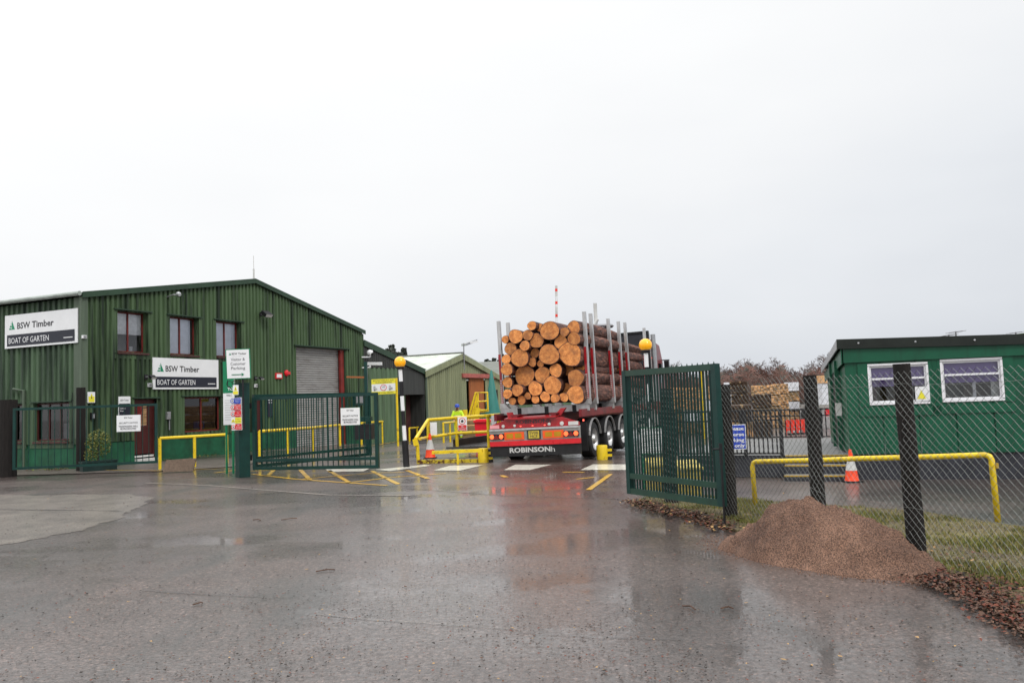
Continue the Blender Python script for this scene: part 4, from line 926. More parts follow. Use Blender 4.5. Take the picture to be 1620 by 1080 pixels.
def rail_px(tops, bases, label, **k):
    out = []
    for (tx, ty), (bx_, by) in zip(tops, bases):
        g_ = G(bx_, by); t = D(tx, ty, g_.y); out.append(Vector((g_.x, g_.y, t.z)))
    return out, handrail('railing', out, 0, out, label, group=RG, **k)
rail_px([(252, 693), (306, 690), (359, 687)], [(253, 743), (308, 738.5), (359, 733)], 'short yellow railing in front of the red window left of the gate post')
rail_px([(413, 682), (456, 679), (496, 676), (538, 672)], [(411, 727), (456, 722.5), (496, 714), (538, 706)], 'yellow railing seen through the bars of the left gate', r=.05)
rail_px([(572, 669), (605, 666.5), (634, 664.5)], [(572, 703), (605, 700), (634, 697)], 'yellow railing in front of the dark and green shed behind the speed sign', r=.05)
rail_px([(646, 677), (660, 676), (668, 675)], [(648, 698), (660, 696), (669, 695)], 'low yellow railing before the dark maroon shed door', r=.045)
rail_px([(700, 669), (712, 668), (722, 667)], [(702, 700), (712.5, 699), (723, 697)], 'small yellow railing in front of the worker in high-visibility clothing', r=.045)
# made-up brown slab filling a blurred patch by the rail; shrub in planter
p0, p1 = G(257, 748), G(305, 746)
b = MB(); dd = (p1 - p0); b.prism([p0 + Z * .02, p1 + Z * .02, p1 + Vector((0, .25, .36)), p0 + Vector((0, .25, .34))], Vector((0, .05, 0)), 'coarse_brown'); b.build('blur_slab', label='made-up coarse brown slab filling a blurred patch by the short yellow railing', category='made-up slab')
pc = GP(156, 24.4); pr_ = (GP(180, 24.9) - GP(131, 24.3)).normalized(); pn = Vector((pr_.y, -pr_.x, 0))
pl = MB(); pl.ob(pc + Z * .15, pr_ * .95, pn * .32, Z * .26, 'planter').ob(pc + Z * .29, pr_ * 1.0, pn * .37, Z * .05, 'planter'); pl.build('planter', label='dark trough planter on the ground below the reception sign', category='planter')
def leaf_clump(mb, c, rad, n, size, mats, sq=1.0, seed=1):
    rnd = random.Random(seed)
    for _ in range(n):
        v = Vector((rnd.gauss(0, 1), rnd.gauss(0, 1), rnd.gauss(0, 1))).normalized() * rad * rnd.random() ** .4; v.z *= sq
        p = c + v; a = Vector((rnd.uniform(-1, 1), rnd.uniform(-1, 1), rnd.uniform(-1, 1))).normalized(); b_ = a.orthogonal().normalized()
        s = size * rnd.uniform(.6, 1.3); mb.poly([p - a * s, p - b_ * s * .45, p + a * s, p + b_ * s * .45], rnd.choice(mats))
sr = empty('conifer_shrub', pc + Z * .3, 'small green and yellow shrub growing in the dark trough planter', 'shrub')
MB().tube(pc + Z * .3, pc + Z * .75, .03, 'trunk').build('stem', sr)
fb_ = MB(); leaf_clump(fb_, pc + Z * .82, .36, 900, .035, ['leaf_green', 'leaf_green', 'leaf_yellow'], 1.25, 3); leaf_clump(fb_, pc + Z * .5 - pr_ * .2, .22, 300, .03, ['leaf_yellow', 'leaf_green'], 1, 4); fb_.build('foliage', sr)
# belisha beacons
def beacon(px, dep, zglobe, label, lean=0.0):
    p = GP(px, dep); p.z = gz(p.x, p.y); r = empty('belisha_beacon', p, label, 'crossing beacon', 'orange globe crossing beacons')
    top = Vector((p.x + lean, p.y, zglobe - .17)); d = top - p
    n_ = 7; zs_ = [0, .27, .42, .57, .72, .87, 1.0]
    cols = ['black_metal', 'white', 'black_metal', 'white', 'black_metal', 'white']
    b = MB()
    for i in range(6):
        rad = .085 if i == 0 else .052
        b.tube(p + d * zs_[i], p + d * zs_[i + 1], rad, cols[i], n=16)
    smooth_angle(b.build('striped_pole', r))
    MB().lathe(top, [(.05, -.02), (.10, .0), (.115, .03), (.10, .06)], 'black_metal', 20).build('collar', r, smooth=True)
    R_ = .155; prof = [(R_ * math.sin(math.pi * i / 16), R_ * (1 - math.cos(math.pi * i / 16))) for i in range(1, 17)]
    MB().lathe(top + Z * .02, prof, 'amber_globe', 28).build('globe', r, smooth=True); return r
beacon(640.5, 21.7, D(635, 573, 21.7).z, 'black and white striped crossing pole with orange globe left of the lorry', -.10)
beacon(1027, 19.2, D(1019, 546, 19.2).z, 'black and white striped crossing pole with orange globe behind the right gate', -.02)
# speed sign on yellow post
pz = GP(628, 33); pz.z = gz(pz.x, pz.y)
P0 = D(588, 624.5, 32.9); P1 = D(626, 622.5, 32.9); P2 = D(588, 600, 32.9)
b = Board('speed_sign', P0, P1 - P0, Z, (P1 - P0).length, P2.z - P0.z, 'white', 'yellow and white forklift warning sign with a red ten ring on a yellow post', rim='sign_yellow', rimw=.01); w_, h_ = b.w, b.h
b.rect(0.01, h_ * .68, w_ - .01, h_ * .99, 'sign_yellow', 'yellow_band'); b.rect(.01, .01, w_ - .01, h_ * .2, 'sign_yellow', 'yellow_band')
b.text('BEWARE FORKLIFTS AND', w_ / 2, h_ * .86, h_ * .09, 'ink', w_ * .86, 'c'); b.text('TRUCKS OPERATING', w_ / 2, h_ * .72, h_ * .09, 'ink', w_ * .7, 'c'); b.text('BEWARE 2-WAY TRAFFIC', w_ / 2, h_ * .06, h_ * .09, 'ink', w_ * .84, 'c')
b.disc(w_ / 2, h_ * .44, .13, 'sign_red'); b.disc(w_ / 2, h_ * .44, .105, 'white'); b.text('10', w_ / 2, h_ * .40, .10, 'ink', .12, 'c')
for x in (.18, .82):
    b.shape([(w_ * (x - .09), h_ * .3), (w_ * (x + .06), h_ * .3), (w_ * (x + .06), h_ * .42), (w_ * x, h_ * .42), (w_ * (x - .02), h_ * .56), (w_ * (x - .09), h_ * .56)], 'alu'); b.disc(w_ * (x - .05), h_ * .30, .035, 'grey_ink')
MB().tube(Vector((P1.x + .03, 33, -.1)), Vector((P1.x + .03, 33, P2.z + .02)), .045, 'yellow').build('post', b.root); b.done()
# ================================================================== WEIGHBRIDGE
wb = empty('weighbridge', G(662, 732), 'yellow railed weighbridge platform left of the log lorry', 'weighbridge')
F0 = G(661, 733); F1 = G(757, 731); 
ux = Vector((math.cos(R(-10)), math.sin(R(-10)), 0))
def WP(px, py, dep): return D(px, py, dep)
fl = MB(); zg = gz(F0.x, F0.y)
fl.bar(F0 + Z * .05, F1 + Z * .05, .10, .10, 'yellow_rust')
B0, B1 = F0 + u * 9, F1 + u * 9
fl.build('front_kerb', wb)
MB().prism([F0 + u * .1 + Z * .02, F1 + u * .1 + Z * .02, F1 + u * 1.0 + Z * .05, F0 + u * 1.0 + Z * .05], Z * .02, 'steel_plate').build('ramp_plate', wb)
d0 = F0 + u * 2.0
MB().prism([F0 + u * 1.7 + Z * .28, F1 + u * 1.7 + Z * .28 + ux * .2, F1 + u * 12 + Z * .28 + ux * .2, F0 + u * 12 + Z * .28], Z * .06, 'deck_wet').build('deck', wb)
MB().bar(F0 + u * 2.2 + Z * .42, F0 + u * 9.5 + Z * .42, .05, .24, 'steel_plate').build('deck_side', wb)
bm0, bm1 = WP(684, 715.5, 22.2), WP(763, 712, 21.9)
MB().bar(bm0, bm1, .09, .09, 'yellow').bar(WP(724, 714, 22.05), Vector((WP(724, 714, 22.05).x, 22.05, 0)), .06, .06, 'yellow').build('step_beam', wb)
def wpipe(name, pts, r=.05, m='yellow'): return MB().path(pts, r, m, 10).build(name, wb)
c0 = Vector((F0.x, F0.y, 0)); t0 = WP(657.5, 694, F0.y)
MB().path([Vector((F0.x + .02, F0.y, 0)), Vector((F0.x, F0.y, .52)), t0 + Vector((0, 0, -.02)), ], .05, 'yellow', 10).build('corner_post', wb)
MB().bar(Vector((F0.x - .03, F0.y - .02, .50)), t0 + Vector((-.02, -.02, 0)), .12, .12, 'yellow').build('corner_bracket', wb)
t1 = WP(677, 664, 24.2); t2 = WP(722, 660.5, 24.6); t3 = WP(792, 656, 23.6)
wpipe('top_rail', [t0, t1, t2, t3]); m1_ = WP(664, 694, F0.y); m2_ = WP(722, 685, 24.6); m3_ = WP(774, 682.5, 23.8)
wpipe('mid_rail', [m1_, WP(680, 691, 24.2), m2_, m3_], .045)
for q, zb3 in ((t1, .3), (t2, .3), (WP(772, 657, 23.8), .3)): wpipe('post', [Vector((q.x, q.y, zb3)), q])
wpipe('knob', [WP(771, 658, 23.7), WP(771, 655, 23.7)], .09)
# bollards with striped pads
def bollard(px, py, label):
    g_ = G(px, py); r = empty('bollard', g_, label, 'bollard', 'yellow kerb bollards beside the lorry')
    smooth_angle(MB().lathe(g_, [(.15, 0), (.15, .36), (.135, .385), (.0, .39)], 'yellow', 22).build('tube', r))
    p = MB()
    for i in range(5):
        p.ob(g_ + Vector((.20, .08, .04 + .07 * i)), (.12, 0, 0), (0, .26, 0), (0, 0, .07), 'black_rubber' if i % 2 == 0 else 'yellow')
    p.build('striped_pad', r)
bollard(765, 731, 'yellow tube bollard at the left rear corner of the log lorry'); bollard(953, 726.5, 'yellow tube bollard beside the rear wheels of the log lorry')
def cone(p, label, k=1.0):
    r = empty('traffic_cone', p, label, 'cone', 'orange and white traffic cones')
    p = Vector(p); b0_ = len(bpy.data.objects); MB().prism([p + Vector((.19 * math.cos(a), .19 * math.sin(a), 0)) * (1.35 if i % 2 else 1.0) for i, a in enumerate([k * math.pi / 4 for k in range(8)])], Z * .035, 'black_rubber').build('base', r)
    smooth_angle(MB().lathe(p, [(.16, .035), (.145, .06), (.118, .26)], 'cone_orange', 20).build('lower_cone', r))
    smooth_angle(MB().lathe(p, [(.121, .26), (.062, .54)], 'dirty_white', 20).build('white_sleeve', r))
    smooth_angle(MB().lathe(p, [(.060, .54), (.030, .72), (.0, .725)], 'cone_orange', 20).build('tip', r)); r.scale = (k, k, k); return r
cp = G(681, 728); cone(cp + Z * .06, 'orange and white traffic cone standing on the weighbridge ramp')
g2 = G(1348, 762); cone(g2, 'orange and white traffic cone beside the green cabin steps', .80)
# notice boards on the weighbridge rail
b = notice(724.5, 659.5, 739, 681.5, 23.4, 'white no entry notice with red panels on the weighbridge rail', cat='sign'); w_, h_ = b.w, b.h
b.disc(w_ / 2, h_ * .70, .095, 'sign_red'); b.disc(w_ / 2, h_ * .70, .075, 'white'); b.shape([(w_ / 2 - .03, h_ * .6), (w_ / 2 + .03, h_ * .6), (w_ / 2 + .04, h_ * .74), (w_ / 2, h_ * .82), (w_ / 2 - .04, h_ * .72)], 'ink')
b.rect(w_ * .06, h_ * .22, w_ * .94, h_ * .42, 'sign_red'); b.rect(w_ * .06, h_ * .02, w_ * .94, h_ * .19, 'sign_red'); b.text('No', w_ / 2, h_ * .27, h_ * .09, 'white', None, 'c', .02); b.text('entry', w_ / 2, h_ * .06, h_ * .08, 'white', w_ * .7, 'c', .02); b.done()
b = notice(681, 668, 691.5, 688, 24.05, 'plain grey-white board fixed inside the weighbridge rails behind the cone', cat='board'); b.done()
b = notice(777.5, 657, 803, 672, 23.4, 'white warning board with a yellow triangle at the end of the weighbridge rail', cat='sign'); w_, h_ = b.w, b.h
b.shape([(w_ * .27, h_ * .12), (w_ * .70, h_ * .12), (w_ * .485, h_ * .92)], 'ink'); b.shape([(w_ * .33, h_ * .18), (w_ * .64, h_ * .18), (w_ * .485, h_ * .80)], 'sign_yellow'); b.shape([(w_ * .45, h_ * .25), (w_ * .52, h_ * .25), (w_ * .50, h_ * .6)], 'ink'); b.done()
# red wheelie bin
bp0 = GX(761.5, 32.5); r = empty('wheelie_bin', bp0, 'red wheelie bin behind the weighbridge rail left of the lorry', 'bin')
zt_b = D(760, 667, 32.5).z; H = zt_b - bp0.z
MB().prism([bp0 + Vector((-.24, -.25, .06)), bp0 + Vector((.26, -.25, .06)), bp0 + Vector((.30, -.29, H)), bp0 + Vector((-.29, -.29, H))], (0, .56, 0), 'bin_red').build('body', r)
MB().ob(bp0 + Vector((0.02, .0, H + .03)), (.70, 0, 0), (0, .72, 0), (0, 0, .07), 'bin_red').ob(bp0 + Vector((0, .0, H + .08)), (.5, 0, 0), (0, .5, 0), (0, 0, .05), 'bin_red').build('lid', r)
for sx_ in (-.2, .2): MB().tube(bp0 + Vector((sx_ - .03, .3, .1)), bp0 + Vector((sx_ + .03, .3, .1)), .1, 'black_rubber', n=14).build('wheel', r)
# yellow access stairs by the barn
sp = GX(752, 44); r = empty('access_stairs', sp, 'yellow steel access stairs with handrails before the rusty barn door', 'stairs')
def S(px, py, dd=0): return D(px, py, 44 + dd)
for o_, nm in ((0, 'front'), (.9, 'back')):
    k_ = -4 if o_ else 0
    MB().path([S(740 - k_, 664, o_), S(752.5 - k_, 621, o_), S(771 - k_ * 0, 620.5, o_), S(772, 648, o_), S(756 - k_, 649, o_)], .055, 'yellow', 8).build('handrail', r)
MB().path([S(746, 664), S(755.5, 635), S(771.5, 634)], .05, 'yellow', 8).build('mid_rail', r)
MB().path([S(756, 621), S(756.5, 664)], .05, 'yellow', 8).build('post', r)
MB().bar(S(751, 668), S(757, 645), .1, .25, 'yellow').bar(S(751, 668, .9), S(757, 645, .9), .1, .25, 'yellow').build('stringer', r)
q = S(764, 650, .45); MB().ob(q, (.65, 0, 0), (0, .9, 0), (0, 0, .08), 'yellow').ob(Vector((q.x - .2, q.y, (q.z - .5) / 2)), (.08, 0, 0), (0, .08, 0), (0, 0, q.z + .4), 'wood_light').build('landing', r)
# hazard bollard and guard beyond the worker
p = GX(735, 42.5); q1 = D(735, 648, 42.5).z
MB().tube(p, (p.x, p.y, q1), .14, 'yellow', n=14).tube((p.x, p.y, q1 - .55), (p.x, p.y, q1 - .35), .145, 'black_metal', n=14).build('guard_post', label='stubby yellow guard post with a black band beside the barn doorway', category='bollard')
# ================================================================== THE LORRY
HD = R(21.5)
rr_ = D(919, 700, 21.1)
LOR = Matrix.Rotation(-HD, 4, 'Z') @ Matrix.Rotation(R(-1.5), 4, 'Y')
org = Vector((rr_.x, 21.1, 0)) - Vector((math.cos(HD), -math.sin(HD), 0)) * 1.275
lor = empty('timber_lorry', org, 'red and grey articulated timber lorry loaded with pine logs, seen from behind', 'lorry', rot=LOR)
ML = WM[lor]; MLi = ML.inverted()
def lb(name, mb, smooth=False, parent=None, ang=None):
    o = mb.build(name, parent or lor, local=True, smooth=smooth)
    if ang: smooth_angle(o, ang)
    return o
def local_at(px, py, Y):        # lorry coordinates of the point on its cross-plane Y seen at a photo pixel
    P = ML @ Vector((0, Y, 0)); nn = ML.to_3x3() @ Vector((0, 1, 0)); return MLi @ onplane(px, py, P, nn)
HW = 1.27
c = MB(); c.bx(-HW, HW, 0, .10, .60, .88, 'dirty_grey'); lb('rear_light_bar', c)
lb('bumper', MB().bx(-HW, HW, -.02, .10, .47, .60, 'bright_red'))
lb('top_strip', MB().bx(-HW, HW, -.03, .12, .88, .925, 'alu'))
flp = MB().bx(-HW - .01, HW + .01, .02, .05, .19, .47, 'black_rubber'); fo = lb('mud_flap', flp)
t = MB(); put_text(t, 'ROBINSON', Vector((0, .02, 0)), Vector((1, 0, 0)), Z, Vector((0, -1, 0)), -.72, .29, .125, 'dirty_white', 1.16, 'l', .004, .035); put_text(t, 'h', Vector((0, .02, 0)), Vector((1, 0, 0)), Z, Vector((0, -1, 0)), .46, .28, .13, 'dirty_white', .1, 'l', .004)
t.build('lettering', fo, local=True)
# upper red frame
uf = MB(); uf.prism([(-HW, .02, .93), (HW, .02, .93), (HW, .02, 1.02), (.80, .02, 1.17), (-.80, .02, 1.17), (-HW, .02, 1.02)], (0, .06, 0), 'trailer_red')
uo = lb('rear_frame', uf)
lb('rear_frame_lip', MB().prism([(-.80, -.06, 1.17), (.66, -.06, 1.17), (.66, .3, 1.21), (-.80, .3, 1.21)], (0, 0, .03), 'trailer_red').prism([(-.80, .25, 1.2), (-.62, .25, 1.2), (-.70, .25, 1.36), (-.84, .25, 1.36)], (0, .1, 0), 'trailer_red').prism([(.50, .25, 1.2), (.70, .25, 1.2), (.86, .25, 1.40), (.72, .25, 1.40)], (0, .1, 0), 'trailer_red'))
t = MB(); put_text(t, 'ROBINSONh', Vector((0, .02, 0)), Vector((1, 0, 0)), Z, Vector((0, -1, 0)), -.5, 1.045, .095, 'ink', 1.0, 'l', .004, .03); t.build('lettering', uo, local=True)
for x in (-.36, -.02, .32): MB().bx(x - .018, x + .018, 0, .02, .965, .99, 'marker_lit').build('marker_lamp', uo, local=True)
for x, rd in ((-.86, .045), (-.53, .035), (.45, .04), (.80, .055)): MB().lathe((x, .02, 1.0), [(rd, 0), (rd * .95, .03), (0, .035)], 'dirty_white', 14, ax=Vector((0, -1, 0))).build('reversing_lamp', uo, local=True)
for sx_ in (-1, 1): MB().bx(min(sx_ * .98, sx_ * 1.25), max(sx_ * .98, sx_ * 1.25), -.0, .018, .945, 1.04, 'dirty_white' if sx_ > 0 else 'sign_pink').build('reflective_patch', uo, local=True)
for sx_ in (-1, 1):
    xo = sx_ * 1.05
    tl = MB().bx(xo - .2, xo + .2, -.05, 0, .655, .80, 'black_metal'); to = lb('tail_light', tl)
    for q in (-1, 1): MB().lathe((xo + q * .135, -.05, .728), [(.06, 0), (.055, .015), (0, .025)], 'lamp_lit', 16, ax=Vector((0, -1, 0))).build('lens', to, local=True)
    MB().prism([(xo - .075, -.054, .665), (xo + .075, -.054, .665), (xo, -.054, .79)], (0, -.01, 0), 'lamp_red_dark').build('triangle_reflector', to, local=True)
for x0, x1 in ((-.84, -.27), (.26, .84)):
    ro = lb('marker_board', MB().bx(x0, x1, -.018, 0, .63, .835, 'orange_reflect'))
    MB().bx(x0 + .07, (x0 + x1) / 2 - .03, -.022, -.018, .67, .795, 'amber_reflect').bx((x0 + x1) / 2 + .03, x1 - .07, -.022, -.018, .67, .795, 'amber_reflect').build('amber_panel', ro, local=True)
po = lb('number_plate', MB().bx(-.17, .20, -.04, 0, .625, .865, 'black_metal')); MB().bx(-.13, .17, -.045, -.04, .645, .845, 'plate').build('plate_face', po, local=True)
t = MB(); put_text(t, 'SV08', Vector((0, -.045, 0)), Vector((1, 0, 0)), Z, Vector((0, -1, 0)), .02, .755, .075, 'ink', .24, 'c', .003); put_text(t, 'MCF', Vector((0, -.045, 0)), Vector((1, 0, 0)), Z, Vector((0, -1, 0)), .02, .66, .075, 'ink', .2, 'c', .003); t.build('lettering', po, local=True)
# chassis
ch = MB()
for sx_ in (-1, 1):
    ch.bx(sx_ * .55 - .07, sx_ * .55 + .07, .1, 9.4, .98, 1.26, 'trailer_dark_red'); ch.bx(sx_ * .55 - .12, sx_ * .55 + .12, .1, 9.4, 1.26, 1.29, 'trailer_dark_red')
for y in (.5, 2.1, 3.6, 5.2, 7, 9): ch.bx(-.55, .55, y - .05, y + .05, 1.0, 1.2, 'trailer_dark_red')
lb('chassis', ch)
for sx_ in (-1, 1): lb('side_rave', MB().bx(sx_ * 1.22 - .04, sx_ * 1.22 + .04, .35, 9.4, 1.14, 1.34, 'trailer_dark_red'))
ys = [.75, 1.30, 2.1, 3.65, 5.0, 5.9, 7.4, 9.2]
stk = [(924, 493, 937.5, 638), (934, 496, 948, 637), None, (961.5, 504, 974, 633), (978, 508.5, 990, 620), (988, 510, 1000, 620), None, (1021.5, 518.5, 1032, 620)]
bol_y = [.95, 1.65, 3.6, 4.75, 5.75, 8.3]
sts = [s_ for s_ in stk if s_]
for y, s_ in zip(bol_y, sts):
    b = MB(); b.bx(-1.27, 1.30, y - .07, y + .07, 1.29, 1.47, 'alu'); b.prism([(1.08, y - .09, 1.47), (1.35, y - .09, 1.47), (1.35, y - .09, 1.62), (1.22, y - .09, 1.62)], (0, .18, 0), 'alu').prism([(-1.27, y - .09, 1.47), (-1.0, y - .09, 1.47), (-1.14, y - .09, 1.62), (-1.27, y - .09, 1.62)], (0, .18, 0), 'alu')
    for x in (-.7, .1, .9): b.bx(x - .05, x + .05, y - .10, y - .07, 1.26, 1.46, 'black_metal')
    bo = lb('bolster', b)
    for sx_ in (1, -1):
        if sx_ > 0:
            top = local_at(s_[0], s_[1], y); bot = Vector((1.31, y, 1.45))
        else: top = Vector((-1.20, y, top.z - .02)); bot = Vector((-1.19, y, 1.45))
        st = MB(); top.x = max(top.x, 1.30) if sx_ > 0 else top.x; top.x = min(top.x, 1.38)
        st.bar(bot, top, .095, .09, 'alu', up=Vector((0, 1, 0)))
        so_ = lb('stake', st)
        bt = bot.lerp(top, .62); off = Vector((-.02, -.050, 0))
        rr = MB().bar(bot.lerp(top, .02) + off, bt + off, .07, .012, 'trailer_red', up=Vector((0, 1, 0)))
        for k in range(14):
            a_, c_ = .03 + .022 * k, .042 + .022 * k
            rr.bar(bot.lerp(top, a_) + off * 1.12, bot.lerp(top, c_) + off * 1.15, .05, .006, 'dirty_white', up=Vector((0, 1, 0)))
        rr.build('reflective_strip', so_, local=True)
def wheel(x, y, rad=.49, wd=.36, parent=lor):
    side = 1 if x > 0 else -1; c_ = Vector((x - side * wd / 2, y, rad))
    ax = Vector((side, 0, 0))
    prof = [(rad * .58, -wd / 2), (rad * .9, -wd / 2), (rad, -wd / 2 + .05), (rad, wd / 2 - .05), (rad * .93, wd / 2 - .01), (rad * .62, wd / 2)]
    to = MB().lathe(c_, prof, 'tyre', 32, ax=ax); o = to.build('wheel', parent, local=True); smooth_angle(o, 40)
    ri = MB().lathe(c_, [(rad * .63, wd / 2 - .005), (rad * .60, wd / 2 - .02), (rad * .55, wd / 2 - .05), (rad * .50, wd / 2 - .12), (rad * .30, wd / 2 - .13), (rad * .27, wd / 2 - .02), (rad * .2, wd / 2 + .02), (0, wd / 2 + .02)], 'rim', 28, ax=ax)
    for k in range(10):
        a = k * math.pi / 5; ri.lathe(c_ + Vector((side * (wd / 2 - .12), math.cos(a) * rad * .40, math.sin(a) * rad * .40)), [(.018, 0), (.018, .03), (0, .03)], 'galv', 6, ax=ax)
    smooth_angle(ri.build('rim', o, local=True), 40); return o
WY = [1.45, 3.05, 4.65]
for y in WY:
    for sx_ in (1, -1): wheel(sx_ * 1.26, y)
    lb('axle', MB().tube((-1.0, y, .49), (1.0, y, .49), .09, 'black_metal'))
    for sx_ in (1, -1):
        m = MB(); pts = [(.57 * math.cos(a), .57 * math.sin(a)) for a in [R(12 + 13 * k) for k in range(13)]]
        for (a, b_), (c_, d_) in zip(pts, pts[1:]): m.prism([(sx_ * .84, y + a, .49 + b_), (sx_ * 1.27, y + a, .49 + b_), (sx_ * 1.27, y + c_, .49 + d_), (sx_ * .84, y + c_, .49 + d_)], (0, 0, .02), 'black_rubber')
        mo = lb('mudguard', m)
        m = MB()
        for (a, b_), (c_, d_) in zip(pts, pts[1:]): m.bar((sx_ * 1.275, y + a, .49 + b_ + .01), (sx_ * 1.275, y + c_, .49 + d_ + .01), .05, .02, 'alu')
        m.build('trim_strip', mo, local=True)
for sx_ in (1, -1): lb('rear_wheel_flap', MB().bx(sx_ * 1.05 - .21, sx_ * 1.05 + .21, .72, .75, .22, .98, 'black_rubber'))
lb('side_lamp', MB().bx(1.26, 1.29, .38, .43, 1.02, 1.07, 'marker_lit'))
lb('side_guard', MB().bx(1.2, 1.24, 5.6, 7.9, .55, .65, 'alu').bx(1.2, 1.24, 5.6, 7.9, .85, .95, 'alu'))
lb('toolbox', MB().bx(.7, 1.24, 5.7, 6.7, .5, 1.05, 'dirty_grey'))
# crane pillar and grab lying over the first load
cr_ = MB(); q = local_at(949, 519, 5.2); q.y = 5.2
cr_.lathe((q.x, 5.2, q.z), [(.42, 0), (.46, .04), (.42, .09), (.25, .05)], 'grey_ink', 20).tube((q.x - .15, 5.2, q.z - .9), (q.x - .15, 5.2, q.z), .14, 'galv').tube((q.x + .2, 5.2, q.z - .6), (q.x + .3, 5.2, q.z), .04, 'black_metal').tube((q.x - .3, 5.2, q.z - .6), (q.x - .35, 5.2, q.z), .04, 'black_metal')
cr_.tube((q.x - .2, 5.2, q.z + .08), (q.x - .05, 5.2, q.z + .30), .05, 'dirty_white')
lb('crane_turret', cr_, ang=40)
q = local_at(939, 480, 5.3); lb('exhaust_pipe', MB().tube((q.x + .05, 5.3, q.z), (q.x + .02, 5.3, q.z - 1.3), .06, 'dirty_white'))
# headboard and cab
hb0 = local_at(1001, 530, 11.9); hb1 = local_at(1036, 528, 11.9)
lb('headboard', MB().bx(-1.2, 1.22, 9.5, 9.6, 1.2, 3.95, 'block_dark').bx(-1.25, 1.27, 9.46, 9.64, 3.95, 4.02, 'black_metal').bx(1.16, 1.27, 9.46, 9.64, 1.2, 3.95, 'black_metal'))
cab = MB(); cy0, cy1 = 10.3, 12.3
cab.prism([(-1.22, cy0, .95), (-1.22, cy1 - .1, .95), (-1.22, cy1, 1.9), (-1.22, cy1 - .12, 2.9), (-1.22, cy1 - .6, 3.6), (-1.22, cy0, 3.75)], (2.44, 0, 0), 'trailer_dark_red')
co = lb('cab', cab); bv = co.modifiers.new('b', 'BEVEL'); bv.width = .06; bv.segments = 2
lb('cab_side_fairing', MB().bx(1.14, 1.24, 9.9, 10.3, .9, 3.7, 'trailer_dark_red'))
lb('exhaust_stack', MB().tube((1.34, 9.95, 1.4), (1.34, 9.95, 3.9), .09, 'galv').tube((1.2, 9.75, 1.4), (1.2, 9.75, 3.95), .06, 'dirty_white'))
ck = MB().ob((1.38, 12.1, 2.7), (.18, 0, 0), (0, .2, 0), (0, 0, .55), 'black_metal').tube((1.2, 12.0, 3.0), (1.5, 12.1, 3.0), .02, 'black_metal'); lb('wing_mirror', ck)
lb('side_window', MB().bx(1.221, 1.226, 11.2, 12.0, 2.1, 2.85, 'glass_dark'))
lb('tractor_frame', MB().bx(-.5, .5, 8.6, 12.2, .75, .98, 'black_metal'))
lb('fuel_tank', MB().bx(.75, 1.22, 9.4, 10.4, .5, 1.05, 'alu'))
for y in (10.9, 12.0):
    pass
for sx_ in (1, -1): wheel(sx_ * 1.26, 8.8); wheel(sx_ * 1.26, 11.7)
lb('cab_rear_lamp', MB().bx(1.24, 1.27, 9.95, 10.0, 3.0, 3.05, 'marker_lit'))
# ---- logs
ROWS = [('topmost', [(342, 253, 24), (385, 263, 20), (437, 280, 50), (517, 286, 24), (570, 262, 34)]),
        ('second', [(200, 327, 20), (256, 310, 38), (320, 303, 28), (367, 333, 38), (498, 341, 38), (578, 320, 34)]),
        ('third', [(229, 377, 33), (304, 360, 27), (278, 425, 48), (358, 400, 25), (433, 407, 54), (560, 403, 62)]),
        ('fourth', [(205, 432, 25), (344, 448, 23), (388, 455, 19)]),
        ('fifth', [(208, 487, 32), (304, 520, 54), (398, 516, 42), (470, 492, 35), (535, 490, 30), (583, 532, 44)]),
        ('sixth', [(212, 556, 28), (265, 597, 31), (360, 588, 38), (452, 571, 48), (525, 588, 28)]),
        ('seventh', [(212, 617, 25), (320, 628, 18), (413, 633, 27), (590, 620, 47)]),
        ('lowest', [(237, 656, 20), (287, 650, 23), (361, 645, 22), (466, 640, 24), (513, 635, 24)])]
ORD = ['first', 'second', 'third', 'fourth', 'fifth', 'sixth']
def log_mesh(c0, c1, r0, r1, seed, n=22):
    rnd = random.Random(seed); mb = MB(); K = 14
    ph = [rnd.uniform(0, 6.28) for _ in range(4)]; am = [rnd.uniform(.02, .07), rnd.uniform(.015, .06), rnd.uniform(.01, .035)]
    bend = Vector((rnd.uniform(-.06, .06), 0, rnd.uniform(-.05, .05))); d = c1 - c0
    rings = []
    for i in range(K):
        t = i / (K - 1); c = c0.lerp(c1, t) + bend * math.sin(math.pi * t); r = r0 + (r1 - r0) * t
        ring = []
        for k in range(n):
            a = 2 * math.pi * k / n
            q = 1 + am[0] * math.sin(2 * a + ph[0]) + am[1] * math.sin(3 * a + ph[1]) + am[2] * math.sin(5 * a + ph[2]) + (.03 * noise.noise(Vector((math.cos(a) * 2, t * 9 + seed, math.sin(a) * 2))) if 0 < i < K - 1 else .01 * noise.noise(Vector((math.cos(a) * 3, seed, math.sin(a) * 3))))
            ring.append(c + Vector((math.cos(a), 0, math.sin(a))) * r * q)
        rings.append(ring)
    vs = [v for rg in rings for v in rg]
    fs = [(i * n + k, i * n + (k + 1) % n, (i + 1) * n + (k + 1) % n, (i + 1) * n + k) for i in range(K - 1) for k in range(n)]
    mb.add(vs, fs, 'bark')
    # sawn faces: rim of bark, then wood with a little unevenness
    for ring, c, s_ in ((rings[0], c0, -1), (rings[-1], c1, 1)):
        inn = [c + (v - c) * .95 for v in ring]; mid = [c + (v - c) * .5 + Vector((0, s_ * .004 * rnd.uniform(-1, 1), 0)) for v in ring]
        mb.add(list(ring) + inn, [(k, (k + 1) % n, n + (k + 1) % n, n + k) for k in range(n)], 'bark')
        mb.add(inn + mid, [(k, (k + 1) % n, n + (k + 1) % n, n + k) for k in range(n)], 'cut_end'); mb.add(mid, [tuple(range(n))], 'cut_end')
    return mb
